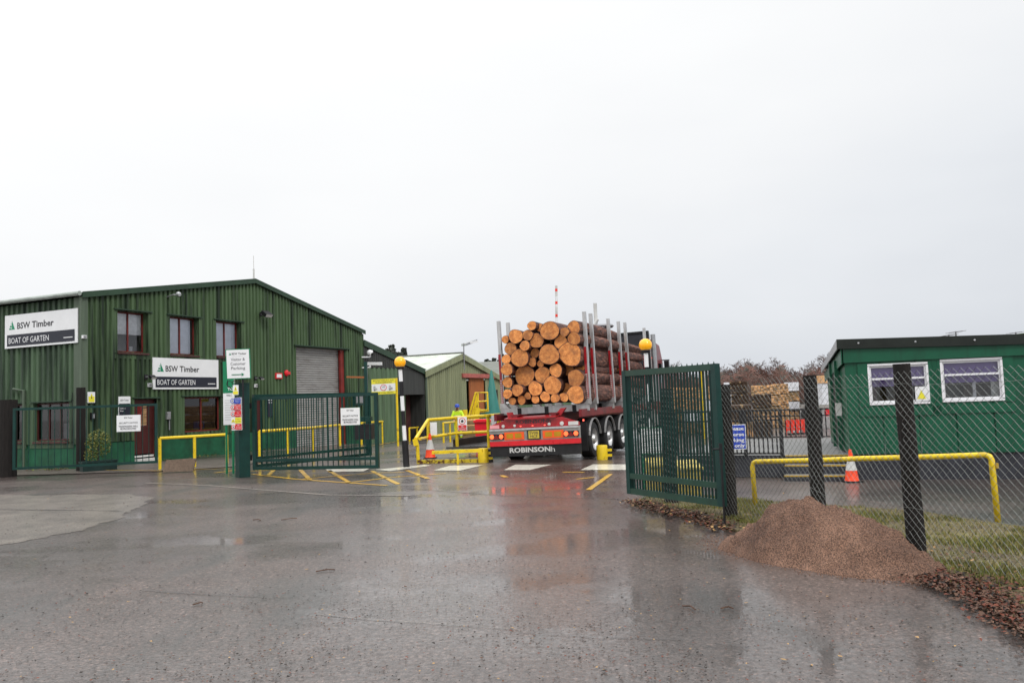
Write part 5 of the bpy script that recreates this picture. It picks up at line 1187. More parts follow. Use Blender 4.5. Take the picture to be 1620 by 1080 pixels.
def add_log(x, z, r, y0, ln, label, group, seed, dx=0, dz=0, tag_name='log'):
    rnd = random.Random(seed * 7 + 1)
    mb = log_mesh(Vector((0, 0, 0)), Vector((dx, ln, dz)), r, r * rnd.uniform(.82, .97), seed)
    M = ML @ Matrix.Translation((x, y0, z)) @ Matrix.Rotation(rnd.uniform(-.008, .008), 4, 'Z')
    me = bpy.data.meshes.new(tag_name); me.from_pydata(mb.v, [], mb.f); keys = ['bark', 'cut_end']
    for k in keys: me.materials.append(MATS[k])
    me.polygons.foreach_set('material_index', [keys.index(k) for k in mb.m]); me.update()
    o = bpy.data.objects.new(tag_name, me); col.objects.link(o); o.matrix_world = M; smooth_angle(o, 50)
    return put(o, label, 'log', group)
sd = 0; LG = []
for rn, row in ROWS:
    row = sorted(row)
    for i, (X, Y, r_) in enumerate(row):
        sd += 1; rnd = random.Random(sd); yl = .42 + rnd.uniform(0, .3)
        if r_ in (28, 30) and X in (525, 535): yl += .5
        P = local_at(740 + X / 3.375, 440 + Y / 3.375, yl); dist = (ML @ P - CAM).length
        rad = r_ / 3.375 * dist / F_PX * 1.055
        size = 'thin' if r_ < 26 else 'medium' if r_ < 40 else 'thick'
        last = i == len(row) - 1
        lab = f"{size} sawn pine log, {'rightmost' if last else ORD[i] + ' from the left'} in the {rn} row of the lorry's load"
        P.x = min(P.x, 1.30 - rad)
        LG.append((P.x, P.z, rad)); add_log(P.x, P.z, rad, yl, 4.35 + rnd.uniform(0, .3), lab, "pine logs with sawn ends on the trailer's rear bunk", sd)
# hidden fillers behind the dark gaps belong to the same load
for X, Y, r_ in ((430, 330, 26), (325, 255 + 140, 15), (500, 450, 30), (470, 540 + 75, 22), (610, 575, 20), (250, 460, 14), (612, 470, 36), (350, 350, 18), (545, 330, 22), (610, 360, 26)):
    sd += 1; yl = 1.15; P = local_at(740 + X / 3.375, 440 + Y / 3.375, yl)
    add_log(min(P.x, 1.0), P.z, r_ / 3.375 * .0175, yl, 3.6, 'dark pine log set back in a gap between the longer logs', "set-back logs in the rear bunk", sd)
# right flank of the rear load and the front bunk
for k, (x, z, rad) in enumerate(LG):
    if x > .15 or z > 3.05:
        sd += 1; add_log(min(x, 1.22 - rad), 1.55 + (z - 1.55) * .86, rad * random.uniform(.85, 1.0), 5.05 + random.uniform(0, .25), 3.5, 'bark-covered pine log in the front bunk behind the cab', 'logs in the front bunk', sd)
# ================================================================== RIGHT SIDE: GATE, FENCE, CABIN
GR0, GR1 = GP(989, 12.1), GP(1138, 10.35)
r, d, n = gate_leaf('gate', GR1, GR0, .25, 2.06, 28, 'dark green barred steel gate standing open in front of the chain-link fence on the right', m='teal_paint', double=.22, wd=.085, bar=.03, mtop='teal_olive')
# drop bolt
q = GR1 + Vector((-.03, -.07, 0)); MB().tube(q + Z * .005, q + Z * .98, .014, 'black_metal').tube(q + Z * .98, q + Z * .98 + Vector((-.10, .0, 0)), .012, 'black_metal').tube(q + Z * .78, q + Z * 1.05, .022, 'black_metal').build('drop_bolt', r)
def hinge_spikes():
    b = MB()
    for i in range(9):
        p = GR1.lerp(GR0, .03 + i * .052) + Z * 2.06; b.lathe(p, [(.012, 0), (.0, .035)], 'teal_paint', 6)
    b.build('anti_climb_spikes', r)
hinge_spikes()
# chain-link fence: posts as parts, wire as one part
FP1, FP3 = G(1156, 818), G(1452, 884); fd = (FP3 - FP1).normalized(); fn = Vector((-abs(fd.y), -fd.x, 0)).normalized() if False else Vector((fd.y, -fd.x, 0)).normalized()
if fn.x > 0: fn = -fn
fence = empty('chain_link_fence', FP1, 'galvanised chain-link fence on black timber posts behind the gravel heap on the right', 'fence')
SP = (FP3 - FP1).length / 2
for i, (k, hh, ww, lean) in enumerate(((-1.0, 1.78, .21, 0), (0, 1.79, .185, 0), (1.13, 1.85, .158, -.02), (2.0, 1.91, .168, -.03), (3.25, 1.95, .19, 0), (4.4, 1.95, .19, 0))):
    p = FP1 + fd * SP * k; top = p + Vector((lean, 0, hh)); b = MB()
    pts = [(p - Z * .3).lerp(top, j / 9) + Vector((noise.noise(p * 2 + Z * j), noise.noise(p * 2 + Z * (j + 9)), 0)) * .008 for j in range(10)]
    b.path(pts, [ww / 2 * (1.05 - .1 * j / 9 + .05 * noise.noise(p * 5 + Z * j)) for j in range(10)], 'black_wood', 16); b.build('post', fence)
mesh = MB(); P_ = .041; s = -2.75; wr = .0023; k = 0; off = fn * .105
e1_, e2_ = fd, fn
while s < 8.2:
    base = FP1 + fd * s + off; top_z = 1.80 + (.06 if s > 1 else 0) + .02 * math.sin(s * 1.3)
    nn = int((top_z - .03) / P_)
    pts = []
    for j in range(nn + 1):
        side_ = (j + k) % 2
        pts.append(base + fd * (P_ if side_ else 0) + Z * (.03 + j * P_) + fn * (.004 * math.sin(j * 1.7) + .045 * noise.noise(Vector((s * .9, j * .06, 0)))) + fd * .03 * noise.noise(Vector((s * .7, j * .07, 4))) + Z * .035 * noise.noise(Vector((s * .6, j * .05, 8))))
    # three-sided wire
    b0 = len(mesh.v)
    for j, p in enumerate(pts):
        for a in (0, 2.094, 4.189):
            mesh.v.append(p + (fd * math.cos(a) + fn * math.sin(a)) * wr)
    for j in range(len(pts) - 1):
        for a in range(3):
            mesh.f.append((b0 + j * 3 + a, b0 + j * 3 + (a + 1) % 3, b0 + (j + 1) * 3 + (a + 1) % 3, b0 + (j + 1) * 3 + a)); mesh.m.append('wire')
    s += P_; k += 1
mesh.build('wire_mesh', fence)
for hz in (.62, 1.72):
    MB().path([FP1 + fd * t_ + off * 1.06 + Z * (hz - .03 * math.sin((t_ % SP) / SP * math.pi) - (.10 if hz < 1 and t_ > 2 else 0)) for t_ in [-2.7 + .4 * i for i in range(27)]], .0022, 'wire', 4).build('line_wire', fence)
# yellow rail on the verge
a_, b_ = D(1190, 730, 12.0), D(1568, 719, 9.85)
rt = empty('railing', Vector((a_.x, a_.y, 0)), 'long low yellow tubular railing on the grass behind the chain-link fence', 'railing', RG)
fa, fb2 = Vector((a_.x + .01, a_.y, 0)), Vector((b_.x + .02, b_.y, 0)); ab = (b_ - a_).normalized()
MB().path([fa, a_ - Z * .06, a_ + ab * .018 - Z * .02, a_ + ab * .06, a_.lerp(b_, .3) - Z * .006, a_.lerp(b_, .5), a_.lerp(b_, .8) - Z * .004, b_ - ab * .06, b_ - ab * .018 - Z * .02, b_ - Z * .06, fb2], .035, 'yellow', 14).build('bent_tube', rt, smooth=True)
MB().tube(b_ - Z * .10 + Vector((.04, -.03, 0)), b_ - Z * .16 + Vector((.04, -.03, 0)), .02, 'nosing').build('clamp', rt)
# ---- green cabin
CB = D(1345, 717, 15.0); CB.z = 0; cu = Vector((1, -.3, 0)).normalized(); cn = Vector((-cu.y * -1, 0, 0))
cn = Vector((cu.y, -cu.x, 0)); 
if cn.y > 0: cn = -cn
cw = -cn
cab_ = empty('portable_cabin', CB, 'dark green flat-roofed cabin with two white windows and purple blinds', 'cabin')
def CF(px, py): p = onplane(px, py, CB, cn); return (p - CB).dot(cu), p.z
zb0, zt0 = .47, 2.14
CL, CW = 7.6, 4.0
w1 = [CF(1374.5, 600)[0], CF(1467, 600)[0], CF(1420, 637)[1], CF(1420, 576.5)[1]]
w2 = [CF(1489.5, 600)[0], CF(1585, 600)[0], CF(1537, 632)[1], CF(1537, 569)[1]]
cb = MB()
corr(cb, CB, cu, cn, CL, zt0, zb0, [w1, w2], 'cabin_green', pitch=.6, dep=.022, crown=.90)
cb.poly([CB + Z * zb0, CB + cw * CW + Z * zb0, CB + cw * CW + Z * zt0, CB + Z * zt0], 'cabin_green').poly([CB + cu * CL + Z * zb0, CB + cu * CL + cw * CW + Z * zb0, CB + cu * CL + cw * CW + Z * zt0, CB + cu * CL + Z * zt0], 'cabin_green').poly([CB + cw * CW + Z * zb0, CB + cw * CW + cu * CL + Z * zb0, CB + cw * CW + cu * CL + Z * zt0, CB + cw * CW + Z * zt0], 'cabin_green')
cb.build('wall', cab_)
def corner_(s_, w_, h_): return CB + cu * s_ + cn * w_ + Z * h_
# green band and dark roof fascia, falling a little to the right
zr_l, zr_r = D(1335, 537, 14.85).z, CF(1620, 530)[1]
sl_ = (zr_r - zr_l) / 3.2
b = MB(); L2 = CL + .2; zl2, zr2 = zr_l, zr_l + sl_ * (CL + .35)
def fas(za, zb, o0, m, s0=-.05, s1=CL + .1):
    q = MB(); q.prism([corner_(s0, o0, za + sl_ * s0), corner_(s1, o0, za + sl_ * s1), corner_(s1, o0, zb + sl_ * s1), corner_(s0, o0, zb + sl_ * s0)], -cn * .03, m); return q
q = MB(); q.prism([corner_(-.02, .07, zt0 + .002), corner_(CL + .1, .07, zt0 + .002), corner_(CL + .1, .07, zr_l - .17 + sl_ * CL), corner_(-.02, .07, zr_l - .17)], -cn * .03, 'cabin_green'); q.build('fascia_band', cab_)
q = MB(); q.prism([corner_(-.02, .068, zt0), corner_(CL, .068, zt0), corner_(CL, .0, zt0), corner_(-.02, 0, zt0)], Z * .01, 'cabin_dark'); q.build('soffit', cab_)
fas(zr_l - .168, zr_l, .12, 'cabin_dark', -.12).build('roof_fascia', cab_)
b = MB(); b.prism([corner_(-.12, .12, zr_l), corner_(-.12, -CW, zr_l - .42), corner_(CL, -CW, zr_l - .42 + sl_ * CL), corner_(CL, .12, zr_l + sl_ * CL)], Z * .012, 'cabin_dark'); b.build('roof', cab_)
b = MB(); b.prism([corner_(-.125, .09, zr_l - .17), corner_(-.125, .12, zr_l), corner_(-.125, -CW, zr_l - .40), corner_(-.125, -CW, zr_l - .52)], cu * .02, 'galv'); b.build('verge_trim', cab_)
b = MB(); b.prism([corner_(-.06, .07, zt0 - .02), corner_(-.06, .09, zr_l - .17), corner_(-.06, -CW, zr_l - .53), corner_(-.06, -CW, zt0 - .3)], cu * .02, 'cabin_green'); b.build('side_band', cab_)
for i in range(8):
    p = corner_(.25 + i * .95, .125, zr_l - .08 + sl_ * i); MB().lathe(p, [(.02, 0), (.012, .008), (0, .01)], 'galv', 8, ax=cn).build('screw', cab_)
q = MB(); q.ob(corner_(CL / 2, -.10, .235), cu * (CL + .02), cn * .18, Z * .47, 'block_dark').ob(corner_(.09, -CW / 2 - .1, .235), cu * .18, cn * (CW - .2), Z * .47, 'block_dark'); q.build('block_base', cab_)
for q_, nm in ((w1, 0), (w2, 1)):
    o = window(cab_, CB, cu, cn, q_, 'white_frame', '', depth=-.02 + .04, sash=1, sill=False, lintel=False, back='ochre' if nm == 0 else 'room', trimm='cabin_green')
    s0, s1, z0, z1 = q_; c_ = corner_((s0 + s1) / 2, 0, 0); H = z1 - z0; Wd = s1 - s0
    f = MB(); t = .035
    f.ob(c_ + cn * .02 + Z * (z1 - .36 * H), cu * (Wd - .10), cn * .05, Z * t, 'white_frame')
    f.ob(c_ + cn * .03 + Z * (z1 + .01), cu * (Wd + .03), cn * .03, Z * .035, 'white_frame').ob(c_ + cn * .03 + Z * (z0 - .01), cu * (Wd + .03), cn * .03, Z * .035, 'white_frame')
    for sg in (-1, 1): f.ob(c_ + cn * .03 + cu * sg * (Wd / 2) + Z * (z0 + z1) / 2, cu * .035, cn * .03, Z * (H - .04), 'white_frame')
    f.build('outer_frame', o)
    bl = MB(); bl.ob(c_ - cn * .09 + Z * (z1 - .28 * H), cu * (Wd - .05), cn * .01, Z * .56 * H, 'purple'); bl.build('blind', o)
    if nm == 1:
        MB().ob(c_ - cn * .12 + cu * Wd * .06 + Z * (z0 + H * .25), cu * .05, cn * .05, Z * H * .5, 'white_frame').ob(c_ - cn * .16 + cu * Wd * .42 + Z * (z0 + H * .25), cu * .14, cn * .05, Z * H * .5, 'dirty_white').build('back_window_frame', o)
        MB().ob(c_ - cn * .6 + cu * Wd * .2 + Z * (z0 + H * .3), cu * .45, cn * .3, Z * .3, 'coarse_brown').ob(c_ - cn * .3 + Z * (z0 + H * .03), cu * (Wd * .9), cn * .4, Z * .06, 'grey_ink').build('desk', o)
    else:
        MB().ob(c_ - cn * .3 - cu * Wd * .46 + Z * (z0 + H * .3), cu * .20, cn * .3, Z * .5, 'maroon_dull').ob(c_ - cn * .3 + cu * Wd * .1 + Z * (z0 + H * .15), cu * .22, cn * .2, Z * .2, 'ink').build('office_furniture', o)
        b = Board('hazard_sign', corner_(s1 - .25, .0, z0 + .02) + cn * .012, cu, Z, .22, .26, 'white', 'x'); 
        bpy.data.objects.remove(b.root.children[0] if b.root.children else kids(b.root)[0]); bpy.data.objects.remove(b.root)
        MB().ob(corner_(s1 - .12, .04, z0 + .15), cu * .2, cn * .01, Z * .26, 'white').build('warning_sticker', o)
        MB().prism([corner_(s1 - .19, .047, z0 + .06), corner_(s1 - .05, .047, z0 + .06), corner_(s1 - .12, .047, z0 + .22)], cn * .002, 'sign_yellow').build('sticker_triangle', o)
MB().ob(corner_(-.03, -1.6, 1.3), cn * .85, cu * .04, Z * 1.6, 'cabin_dark').build('side_door', cab_)
for yy in (-1.0, -2.15): MB().ob(corner_(-.06, yy, 1.35), cn * .10, cu * .08, Z * 1.75, 'cabin_green').build('door_jamb', cab_)
MB().ob(corner_(-.10, -.55, 1.28), cn * .1, cu * .1, Z * .24, 'dirty_white').build('wall_lamp', cab_)
# second cabin roof just visible on the right, and the aerials
p = D(1600, 527, 19); q = MB(); q.prism([D(1575, 533, 19), D(1640, 524, 19), D(1760, 517, 19), D(1760, 545, 19), D(1575, 545, 19)], (0, 4, 0), 'leaf_green'); 
cab2 = empty('site_cabin', Vector((D(1650, 600, 19).x, 19, 0)), 'second cabin with a mossy roof just showing over the right end of the green cabin', 'cabin'); q.build('roof', cab2)
x0, x1 = D(1578, 600, 19.1).x, D(1755, 600, 19.1).x; MB().bx(x0 + .1, x1, 19.15, 22.8, .0, D(1600, 545, 19.1).z, 'cabin_green').build('wall', cab2)
def yagi(px, py, dep, wd, lab):
    c_ = D(px, py, dep); r = empty('tv_aerial', Vector((c_.x, c_.y, c_.z - 1)), lab, 'aerial', 'aerials above the green cabin roof')
    MB().tube(c_ - Z * 2.0, c_ + Z * .02, .02, 'grey_ink').build('mast', r)
    b = MB().tube(c_ - Vector((wd / 2, 0, .02)), c_ + Vector((wd / 2, 0, .02)), .014, 'grey_ink')
    for i in range(9): b.tube(c_ + Vector((-wd / 2 + wd * i / 8, -.2, -.02 + .04 * i / 8)), c_ + Vector((-wd / 2 + wd * i / 8, .2, -.02 + .04 * i / 8)), .007, 'grey_ink', n=6)
    b.build('elements', r)
yagi(1512, 525, 24, .40, 'thin rooftop aerial above the middle of the green cabin, upper one'); yagi(1501, 530, 24, .36, 'lower of the two thin aerials above the middle of the green cabin')
yagi(1607, 526, 27, .42, 'thin aerial above the mossy roof at the right edge')
# ---- deck, steps and black railing left of the cabin
dk_ = empty('timber_deck', G(1240, 757), 'grey non-slip access deck with yellow-edged steps beside the green cabin', 'deck')
S0, S1 = D(1242, 720, 15.7), D(1347, 719, 15.25); zd = S0.z
sd_ = (S1 - S0); sd_.z = 0; sn = Vector((-sd_.y, sd_.x, 0)).normalized()
for i in range(3):
    o_ = sn * (-.28 * i); z_ = zd - .165 * i
    MB().prism([S0 + o_ + Z * (z_ - zd - .02), S1 + o_ + Z * (z_ - zd - .02), S1 + o_ + Z * (z_ - zd - .16), S0 + o_ + Z * (z_ - zd - .16)], sn * .26, 'block_dark').build('riser', dk_)
    MB().prism([S0 + o_ + Z * (z_ - zd), S1 + o_ + Z * (z_ - zd), S1 + o_ + Z * (z_ - zd) + sn * .05, S0 + o_ + Z * (z_ - zd) + sn * .05], -Z * .022, 'nosing').build('step_nosing', dk_)
    if i: MB().prism([S0 + o_ + Z * (z_ - zd) + sn * .052, S1 + o_ + Z * (z_ - zd) + sn * .052, S1 + o_ + Z * (z_ - zd) + sn * .27, S0 + o_ + Z * (z_ - zd) + sn * .27], -Z * .018, 'deck_grey').build('tread', dk_)
L0 = D(1072, 722, 16.6); L0.z = zd
BK = 5.6
MB().prism([L0 + sn * .03, S0 + sn * .055, S1 + sn * .055, S1 + sn * BK, L0 + sn * BK], -Z * .03, 'deck_grey').build('deck_boards', dk_)
MB().prism([L0 - Z * .0, S0 - Z * .0, S0 - Z * .42, L0 - Z * .42], sn * .03, 'block_dark').build('skirt_board', dk_)
def bar_rail(p0, p1, h, label, nb, foot=0.0, m='black_metal', mid=.78):
    p0, p1 = Vector(p0), Vector(p1); r = empty('metal_railing', p0, label, 'railing', 'black railings around the deck'); H_ = Z * h
    MB().bar(p0 + H_, p1 + H_, .05, .04, m).build('top_rail', r); MB().bar(p0 + H_ * mid, p1 + H_ * mid, .03, .03, m).build('mid_rail', r); MB().bar(p0 + Z * .04, p1 + Z * .04, .04, .03, m).build('bottom_rail', r)
    for i in range(nb + 1):
        q = p0.lerp(p1, i / nb); big = i % 8 == 0 or i == nb
        MB().bar(q + Z * (.0 if big else .04), q + H_, .06 if big else .022, .06 if big else .022, m, up=Vector((0, 1, 0))).build('post' if big else 'baluster', r)
hR = D(1237, 648, 15.75).z - zd
bar_rail(L0 - Z * .0, S0 + sn * .0 + Z * 0 - sd_.normalized() * .05, hR, 'black barred railing along the front of the deck carrying the blue parking sign', 24)
back0 = L0.lerp(S0, .3) + sn * BK; back1 = S1 + sn * BK * .98 + sd_.normalized() * .3; hb = D(1280, 648, back1.y).z - zd
bar_rail(back0, back1, hb, 'black barred railing along the far side of the grey deck', 24)
b = notice(1143.5, 672, 1181.5, 711.5, 15.9, 'blue reverse parking sign with white words on the black railing', cat='sign'); w_, h_ = b.w, b.h
b.rect(w_ * .03, h_ * .03, w_ * .97, h_ * .97, 'sign_blue', 'blue_face')
for t, y in (('Please', .77), ('reverse', .54), ('parking', .31), ('only', .09)): b.text(t, w_ * .92, h_ * y, h_ * .14, 'white', {'Please': .62, 'reverse': .80, 'parking': .80, 'only': .42}[t] * w_, 'r', .025)
b.done()
# green framed notice behind the gate, pale grit boxes
b = notice(1014, 676, 1055, 719, 14.6, 'white notice board in a green frame seen through the bars of the right gate', rim='sign_green', rimw=.02, cat='sign'); w_, h_ = b.w, b.h
b.text('NOTICE', w_ / 2, h_ * .84, h_ * .08, 'ink', w_ * .5, 'c')
for i in range(8): b.rect(w_ * .12, h_ * (.12 + i * .085), w_ * (.85 - .1 * (i % 3)), h_ * (.135 + i * .085), 'grey_ink', 'lettering')
for x in (.02, w_ - .02): MB().tube(b.O + Vector((x, .04, -b.O.z)), b.O + Vector((x, .04, h_)), .025, 'sign_green').build('leg', b.root)
b.done()
for (x0, x1, yt, dep, lab) in ((1027, 1065, 727, 13.6, 'left one of two yellow grit boxes behind the right gate'), (1074, 1110, 731, 12.9, 'right one of two yellow grit boxes behind the right gate')):
    p0, p1 = D(x0, yt, dep), D(x1, yt, dep); h_ = p0.z; c_ = Vector(((p0.x + p1.x) / 2, dep + .25, 0)); w_ = p1.x - p0.x
    r = empty('grit_box', c_, lab, 'grit box', 'yellow grit boxes')
    bd = MB(); bd.prism([c_ + Vector((-w_ * .46, -.25, 0)), c_ + Vector((w_ * .46, -.25, 0)), c_ + Vector((w_ * .5, -.27, h_ * .8)), c_ + Vector((-w_ * .5, -.27, h_ * .8))], (0, .5, 0), 'grit_yellow'); bd.build('body', r)
    MB().prism([c_ + Vector((-w_ * .53, -.30, h_ * .8)), c_ + Vector((-w_ * .53, -.30, h_ * .86)), c_ + Vector((-w_ * .53, .25, h_)), c_ + Vector((-w_ * .53, .25, h_ * .8))], (w_ * 1.06, 0, 0), 'grit_yellow').build('lid', r)
# posts behind the gate
for (px, y0, dep, m, lab) in ((1112.5, 580, 30, 'yellow', 'tall yellow pole in the yard seen over the right gate bars'), (1118, 578, 31, 'dirty_white', 'tall white pole in the yard just right of the yellow one')):
    p = GX(px, dep); t_ = D(px, y0, dep).z; MB().tube(p, (p.x, p.y, t_), .06, m).build('pole', label=lab, category='pole')
p = GX(880, 38); t_ = D(880, 452, 38)
bq = MB(); H = t_.z - p.z
for i in range(14): bq.tube(p.lerp(t_, i / 14), p.lerp(t_, (i + 1) / 14), .060 if i % 2 == 0 else .059, 'dirty_white' if i % 2 else 'white')
for i in range(6): bq.tube(p.lerp(t_, .98 - .085 * i), p.lerp(t_, .962 - .085 * i), .062, 'barrier_red')
bq.build('barrier_pole', label='tall raised white barrier pole with red bands standing behind the logs', category='barrier')
# ================================================================== YARD: timber packs
def pack_proto(name, kind):
    w_, h_, l_ = 1.1, .8, 3.2; rnd = random.Random(hash(kind) % 99 if False else len(kind)); 
    root = bpy.data.objects.new('timber_pack', None); col.objects.link(root); WM[root] = Matrix.Identity(4); root.matrix_world = Matrix.Identity(4)
    m = {'light': 'wood_light', 'mid': 'wood_mid', 'dark': 'wood_dark', 'wrapped': 'wood_light'}[kind]
    nx, nz = 9, 8; b = MB(); bw, bh = w_ / nx, (h_ - .08) / nz
    for j in range(nz):
        for i in range(nx):
            o_ = rnd.uniform(-.05, .03); mm = m if rnd.random() < .8 else {'wood_light': 'wood_mid', 'wood_mid': 'wood_light', 'wood_dark': 'wood_mid'}[m]
            if kind == 'dark' and rnd.random() < .7: mm = 'wood_dark'
            b.bx(-w_ / 2 + i * bw + .004, -w_ / 2 + (i + 1) * bw - .004, -l_ / 2 + o_, l_ / 2 + o_, .08 + j * bh + .003, .08 + (j + 1) * bh - .004, mm)
    b.build('boards', root)
    for y in (-1.2, 0, 1.2): MB().bx(-w_ / 2, w_ / 2, y - .05, y + .05, 0, .078, 'wood_mid').build('bearer', root)
    if kind == 'wrapped':
        b = MB(); b.bx(-w_ / 2 - .02, w_ / 2 + .02, -l_ / 2 - .07, l_ / 2 + .05, .10, h_ + .02, 'wrap'); 
        b.bx(-w_ / 2 - .025, w_ / 2 + .025, -l_ / 2 + .5, -l_ / 2 + .53, .09, h_ + .025, 'ink').build('plastic_wrap', root)
    return root
PK = {k: pack_proto(k, k) for k in ('light', 'mid', 'dark', 'wrapped')}; first = {k: True for k in PK}
KN = {'light': 'pale sawn timber', 'mid': 'mid-brown timber', 'dark': 'shade-coloured sawn timber', 'wrapped': 'white-wrapped timber'}  # dark kind: shade on the pack ends is put into the wood colour
def stack(px0, px1, ytop, dep, kinds, where, rz=0.0):
    """kinds bottom to top"""
    p = GX((px0 + px1) / 2, dep); wd = (px1 - px0) / F_PX * dep; H = D((px0 + px1) / 2, ytop, dep).z - p.z; n_ = len(kinds)
    for i, k in enumerate(kinds):
        lev = 'bottom' if i == 0 else 'top' if i == n_ - 1 else ('second' if i == 1 else 'third' if i == 2 else 'fourth')
        lab = f'{lev} pack of {KN[k]} {where}' if n_ > 1 else f'pack of {KN[k]} {where}'
        M = Matrix.Translation(Vector((p.x, dep + 1.6, p.z + H * i / n_))) @ Matrix.Rotation(-math.atan(((px0 + px1) / 2 - 810) / F_PX) + .03 * math.sin(px0 + i), 4, 'Z') @ Matrix.Diagonal((wd / 1.1, 1, H / n_ / .82, 1))
        if first[k]: o = PK[k]; o.matrix_world = M; o['label'] = lab; first[k] = False; o['category'] = 'timber pack'; o['group'] = 'packs of sawn timber in the yard'
        else: o = dup(PK[k], M, lab)
        o['label'] = lab
stack(1161, 1178, 604, 40, ['wrapped', 'wrapped', 'wrapped'], 'in the leftmost stack right of the gate')
stack(1176, 1203, 602, 33, ['mid', 'mid', 'dark', 'dark'], 'in the dark stack beside the white wrapped stack')
stack(1170, 1207, 640, 29, ['mid', 'dark'], 'in the low stack before the dark one')
stack(1212, 1241, 622, 29, ['dark', 'mid', 'dark'], 'in the shaded stack left of the red barriers')
stack(1207, 1250, 608, 42, ['light', 'mid', 'light', 'light'], 'in the wide pale stack behind the shaded one')
stack(1236, 1262, 606, 46, ['light', 'light', 'light', 'light'], 'in the pale stack behind the barriers')
stack(1256, 1277, 604, 54, ['light', 'wrapped', 'mid', 'wrapped'], 'in the mixed stack left of the middle post')
stack(1292, 1302, 606, 50, ['mid', 'wrapped', 'light'], 'in the narrow stack right of the middle post')
stack(1068, 1093, 612, 36, ['mid', 'mid', 'light', 'light'], 'seen through the middle of the right gate')
stack(1096, 1122, 612, 34, ['mid', 'wrapped', 'light', 'light'], 'seen through the hinge half of the gate')
stack(1126, 1152, 610, 44, ['light', 'wrapped', 'light'], 'behind the post right of the gate')
stack(797, 812, 648, 52, ['light', 'light'], 'left of the lorry behind the warning board'); stack(812, 828, 648, 53, ['light', 'light'], 'behind the left rear corner of the lorry load')
# plank pile by the barn
pp_ = GX(752, 41); r = empty('plank_pile', pp_, 'low pile of loose planks behind the red wheelie bin', 'timber'); zt_p = D(750, 664, 41).z
b = MB(); rnd = random.Random(5); zz = pp_.z
while zz < zt_p:
    for i in range(3): b.ob(pp_ + Vector((rnd.uniform(-.08, .08) - .1, -.3 + i * .28, zz - pp_.z + .05)), Vector((1.75, rnd.uniform(-.06, .06), 0)), (0, .2, 0), (0, 0, .06), rnd.choice(['wood_mid', 'wood_light', 'wood_mid']))
    zz += .085
b.build('planks', r)
# plastic barriers
for i in range(4):
    c_ = GX(1245.5 + i * 9.3, 30.5 + i * .1, 0); r = empty('plastic_barrier', c_, ['leftmost', 'second', 'third', 'rightmost'][i] + ' orange-red plastic barrier in the row beyond the deck railing', 'barrier', 'plastic barriers in a row')
    wd = .215; ht = D(1245, 664, 30.5).z - c_.z; b = MB()
    z0_ = .16
    b.ob(c_ + Z * (ht - .14), (wd * .92, 0, 0), (0, .08, 0), (0, 0, .26), 'barrier_red').ob(c_ + Z * .2, (wd * .92, 0, 0), (0, .08, 0), (0, 0, .10), 'barrier_red'); b.build('panels', r)
    MB().ob(c_ + Vector((-wd * .42, 0, ht / 2)), (.03, 0, 0), (0, .06, 0), (0, 0, ht), 'barrier_red').ob(c_ + Vector((wd * .42, 0, ht / 2)), (.03, 0, 0), (0, .06, 0), (0, 0, ht), 'barrier_red').build('frame', r)
    MB().ob(c_ + Z * .03, (wd * .7, 0, 0), (0, .5, 0), (0, 0, .06), 'black_rubber').build('foot', r)
# flat trailer with wrapped packs and red cab, half hidden by the cabin
p = GX(1307, 36); r = empty('flatbed_truck', p, 'red and white truck loaded with wrapped packs, half hidden behind the cabin corner', 'truck')
def TB(x0, x1, y0, y1, z0, z1, m, nm): return MB().bx(p.x + x0, p.x + x1, 36 + y0, 36 + y1, p.z + z0, p.z + z1, m).build(nm, r)
TB(-.35, 1.6, 0, 2.4, .9, 1.05, 'dirty_grey', 'flatbed'); TB(-.1, .3, -.05, .0, .55, .88, 'bright_red', 'tailboard'); TB(-.1, 1.5, .1, 2.2, 1.06, 2.0, 'wrap', 'wrapped_load'); TB(-.12, 1.52, .05, 2.25, 2.01, 2.35, 'wood_light', 'board_load'); TB(.3, 1.5, -.05, 0, .3, 1.3, 'bright_red', 'red_tail_panel')
for y in (.8, 2): MB().tube((p.x - .3, 36 + y, p.z + .45), (p.x - .05, 36 + y, p.z + .45), .44, 'tyre', n=20).build('wheel', r)
